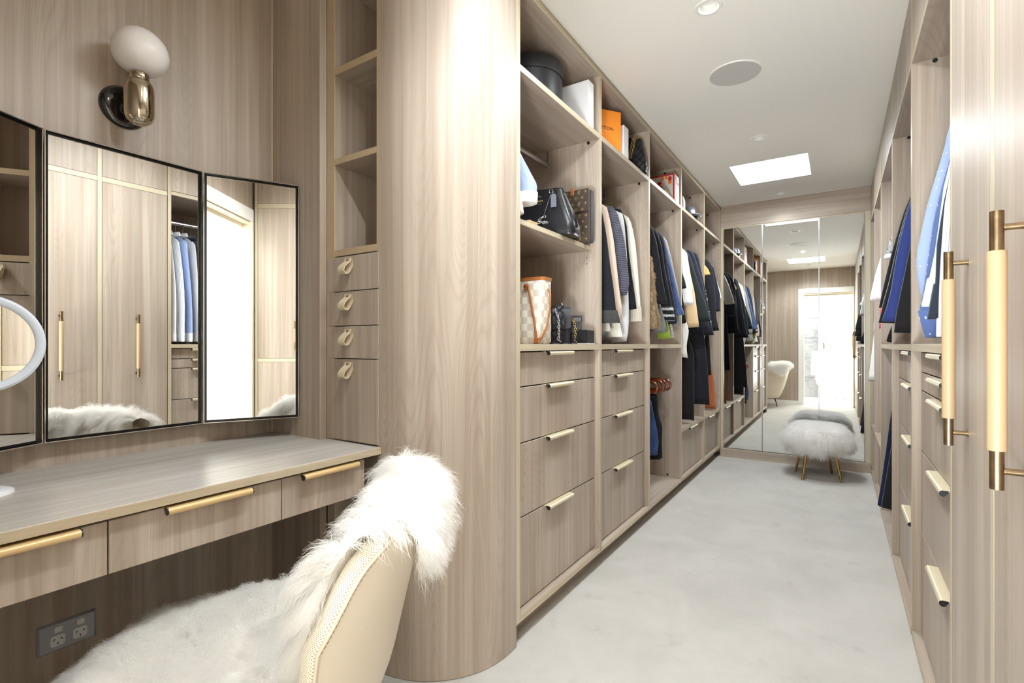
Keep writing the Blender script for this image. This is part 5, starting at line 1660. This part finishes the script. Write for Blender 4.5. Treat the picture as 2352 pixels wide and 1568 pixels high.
flap_bag('small_bag', 'small glossy black bag with gold chain beside the open black box', (-1.108, 2.230), 0.35, 0.10, 0.042, 0.135, 'leather_black',
         [(-1.085, 2.20, 1.245), (-1.070, 2.195, 1.20), (-1.066, 2.185, 1.15), (-1.062, 2.170, 1.133), (-1.045, 2.160, 1.1315)], 'gold')
t = thing('open_box', 'small open black box with pale base at the end of the counter', 'box', (-1.06, 2.22, ZW))
b0 = (-1.052, -1.004, 2.182, 2.268)
B(b0[0] - 0.002, b0[1] + 0.002, b0[2] - 0.002, b0[3] + 0.002, ZW, ZW + 0.004, c=0.001).build('base', 'paper_grey', t)
mb = MB()
mb.box(b0[0], b0[1], b0[2], b0[2] + 0.003, ZW + 0.004, 1.190).box(b0[0], b0[1], b0[3] - 0.003, b0[3], ZW + 0.004, 1.190).box(b0[0], b0[0] + 0.003, b0[2], b0[3], ZW + 0.004, 1.190).box(b0[1] - 0.003, b0[1], b0[2], b0[3], ZW + 0.004, 1.190).box(b0[0], b0[1], b0[2], b0[3], ZW + 0.004, ZW + 0.007)
mb.build('walls', 'box_black', t)

# ================================================================== top cubbies of bays two to four
e0, e1 = Vector((-1.168, 2.352, 0)), Vector((-0.994, 2.600, 0))
ex = (e1 - e0).normalized(); nrm = Vector((ex.y, -ex.x, 0))
t = thing('orange_box', 'tall orange gift box with dark lettering on the top shelf', 'box', (-1.1, 2.5, 2.171))
Mx = frame_matrix((e0.x, e0.y, 2.171), ex, (0, 0, 1))
Wd = (e1 - e0).length
MB().box(0, Wd, 0, 0.212, -0.10, 0, c=0.0015).xf(Mx).build('box', 'box_orange', t)
tm = text_mb('VUITTON', 0.0265, 0.0004)
mx_ = max(v[0] for v in tm.v); mn_ = min(v[0] for v in tm.v)
S_ = Matrix.Translation((Wd - 0.050, 0.104, 0.0006)) @ Matrix.Diagonal((0.124 / (mx_ - mn_), 1, 1, 1)) @ Matrix.Translation((-mx_, 0, 0))
tm.xf(Mx @ S_).build('lettering', 'print_dark', t)
t = B(-1.25, -1.003, 2.668, 2.742, 2.171, 2.345, c=0.0015).build('white_box', 'box_white', loc=(-1.12, 2.7, 2.171))
tag(t, 'pale white box behind the orange gift box', 'box')
t = thing('chain_bag', 'black quilted bag with gold chain strap on the shelf by the orange box', 'handbag', (-1.08, 2.98, 2.171))
bag_body([(2.171, 0.20, 0.075), (2.185, 0.215, 0.082), (2.25, 0.205, 0.07), (2.33, 0.17, 0.05), (2.372, 0.15, 0.035), (2.378, 0.146, 0.03)], 0.016, 0.1, (-1.085, 2.985)).build('body', 'quilt_black', t, smooth='all')
for dx in (0.0, 0.016):
    chain('chain_strap', [(-1.045 + dx, 2.955, 2.378), (-1.052 + dx, 2.942, 2.36), (-1.062 + dx, 2.935, 2.30), (-1.075 + dx, 2.930, 2.25)], 'gold', t, 0.016, 0.0015)
t = thing('floral_box', 'red bordered storage box with poppy flowers on the middle top shelf', 'box', (-1.1, 3.69, 2.171))
B(-1.24, -0.996, 3.662, 3.722, 2.171, 2.358, c=0.0012).build('box', 'paper_grey', t)
mb = MB()
for q in ((-1.24, -0.996, 2.348, 2.358), (-1.24, -0.996, 2.171, 2.178), (-1.006, -0.996, 2.178, 2.348), (-1.24, -1.232, 2.178, 2.348)):
    mb.box(q[0], q[1], 3.6612, 3.663, q[2], q[3], c=0)
mb.box(-0.9965, -0.9948, 3.662, 3.685, 2.171, 2.358, c=0)
mb.build('red_border', 'red_print', t)
def blob(mb, x, z, rx, rz, y, n=10):
    mb.prism([(x + rx * math.cos(2 * PI * q / n), z + rz * math.sin(2 * PI * q / n)) for q in range(n)], 'y', y - 0.0005, y)
mr, mo = MB(), MB()
for x, z, rx, rz in ((-1.028, 2.326, 0.014, 0.018), (-1.105, 2.300, 0.018, 0.015), (-1.092, 2.272, 0.010, 0.012), (-1.082, 2.248, 0.012, 0.010), (-1.060, 2.235, 0.010, 0.008), (-1.05, 2.218, 0.008, 0.006), (-1.16, 2.27, 0.016, 0.014)):
    blob(mr, x, z, rx, rz, 3.6616)
for x, z, rx, rz in ((-1.082, 2.333, 0.014, 0.016), (-1.028, 2.300, 0.015, 0.014), (-1.053, 2.336, 0.010, 0.014), (-1.18, 2.33, 0.014, 0.014)):
    blob(mo, x, z, rx, rz, 3.6616)
mr.build('poppies', 'red_print', t, kind='stuff'); mo.build('orange_petals', 'orange_print', t, kind='stuff')
t = thing('striped_box', 'white storage box with a pink band beside the poppy box', 'box', (-1.1, 3.77, 2.171))
B(-1.24, -0.999, 3.730, 3.800, 2.171, 2.362, c=0.0012).build('box', 'box_white', t)
B(-1.0002, -0.9982, 3.731, 3.799, 2.300, 2.312, c=0).build('pink_band', 'pink_print', t)
t = thing('fabric_flower', 'red and yellow fabric flower lying before the poppy box', 'flower', (-1.06, 3.50, 2.171))
mb, my = MB(), MB()
for q in range(7):
    a = 2 * PI * q / 7
    mb.tube([(-1.06, 3.46, 2.19), (-1.06 + 0.02 * math.cos(a), 3.46 + 0.02 * math.sin(a), 2.203), (-1.06 + 0.034 * math.cos(a), 3.46 + 0.034 * math.sin(a), 2.19)], [0.008, 0.012, 0.004], 6)
    my.tube([(-1.04, 3.54, 2.18), (-1.04 + 0.022 * math.cos(a), 3.54 + 0.022 * math.sin(a), 2.20), (-1.04 + 0.034 * math.cos(a), 3.54 + 0.034 * math.sin(a), 2.178)], [0.006, 0.009, 0.003], 6)
mb.build('red_petals', 'red_print', t, smooth='all', kind='stuff'); my.build('yellow_fringe', 'handle_tan', t, smooth='all', kind='stuff')
t = thing('satin_hat', 'grey satin hat with an upturned brim on the fourth top shelf', 'hat', (-1.06, 4.30, 2.171))
MB().lathe([(0.0005, 0.105), (0.05, 0.103), (0.072, 0.09), (0.078, 0.04), (0.080, 0.02), (0.10, 0.012), (0.118, 0.022), (0.120, 0.026), (0.10, 0.018), (0.082, 0.026)], (-1.075, 4.32, 2.168), n=36).build('crown', 'satin_grey', t, smooth='all')
t = thing('satin_pouch', 'small grey satin pouch beside the upturned hat', 'pouch', (-1.03, 4.47, 2.171))
bag_body([(2.171, 0.07, 0.09), (2.18, 0.085, 0.11), (2.215, 0.075, 0.10), (2.235, 0.05, 0.07)], 0.03, 0.2, (-1.045, 4.49)).build('body', 'satin_grey', t, smooth='all')
t = thing('white_cup', 'small white ornament at the near end of the fourth top shelf', 'ornament', (-1.045, 4.05, 2.171))
MB().lathe([(0.0005, 0.0), (0.022, 0.0), (0.026, 0.03), (0.024, 0.085), (0.018, 0.11), (0.012, 0.125), (0.0005, 0.128)], (-1.045, 4.06, 2.171), n=24).build('body', 'white_plastic', t, smooth='all')
# magazines on the far low shelf
for q, (lb, m_) in enumerate((('bottom magazine of the pair on the low shelf', 'box_white'), ('top magazine with a red cover patch on the low shelf', 'paper_grey'))):
    t = thing('magazine', lb, 'magazine', (0.33, 5.05, 0.433), 'magazines on the low shelf')
    B(0.242 + 0.01 * q, 0.44, 4.95 + 0.02 * q, 5.20 + 0.02 * q, 0.4325 + 0.007 * q, 0.439 + 0.007 * q, c=0.0006).build('pages', m_, t)
    if q:
        B(0.27, 0.33, 5.0, 5.08, 0.446, 0.4465, c=0).build('cover_patch', 'red_print', t)
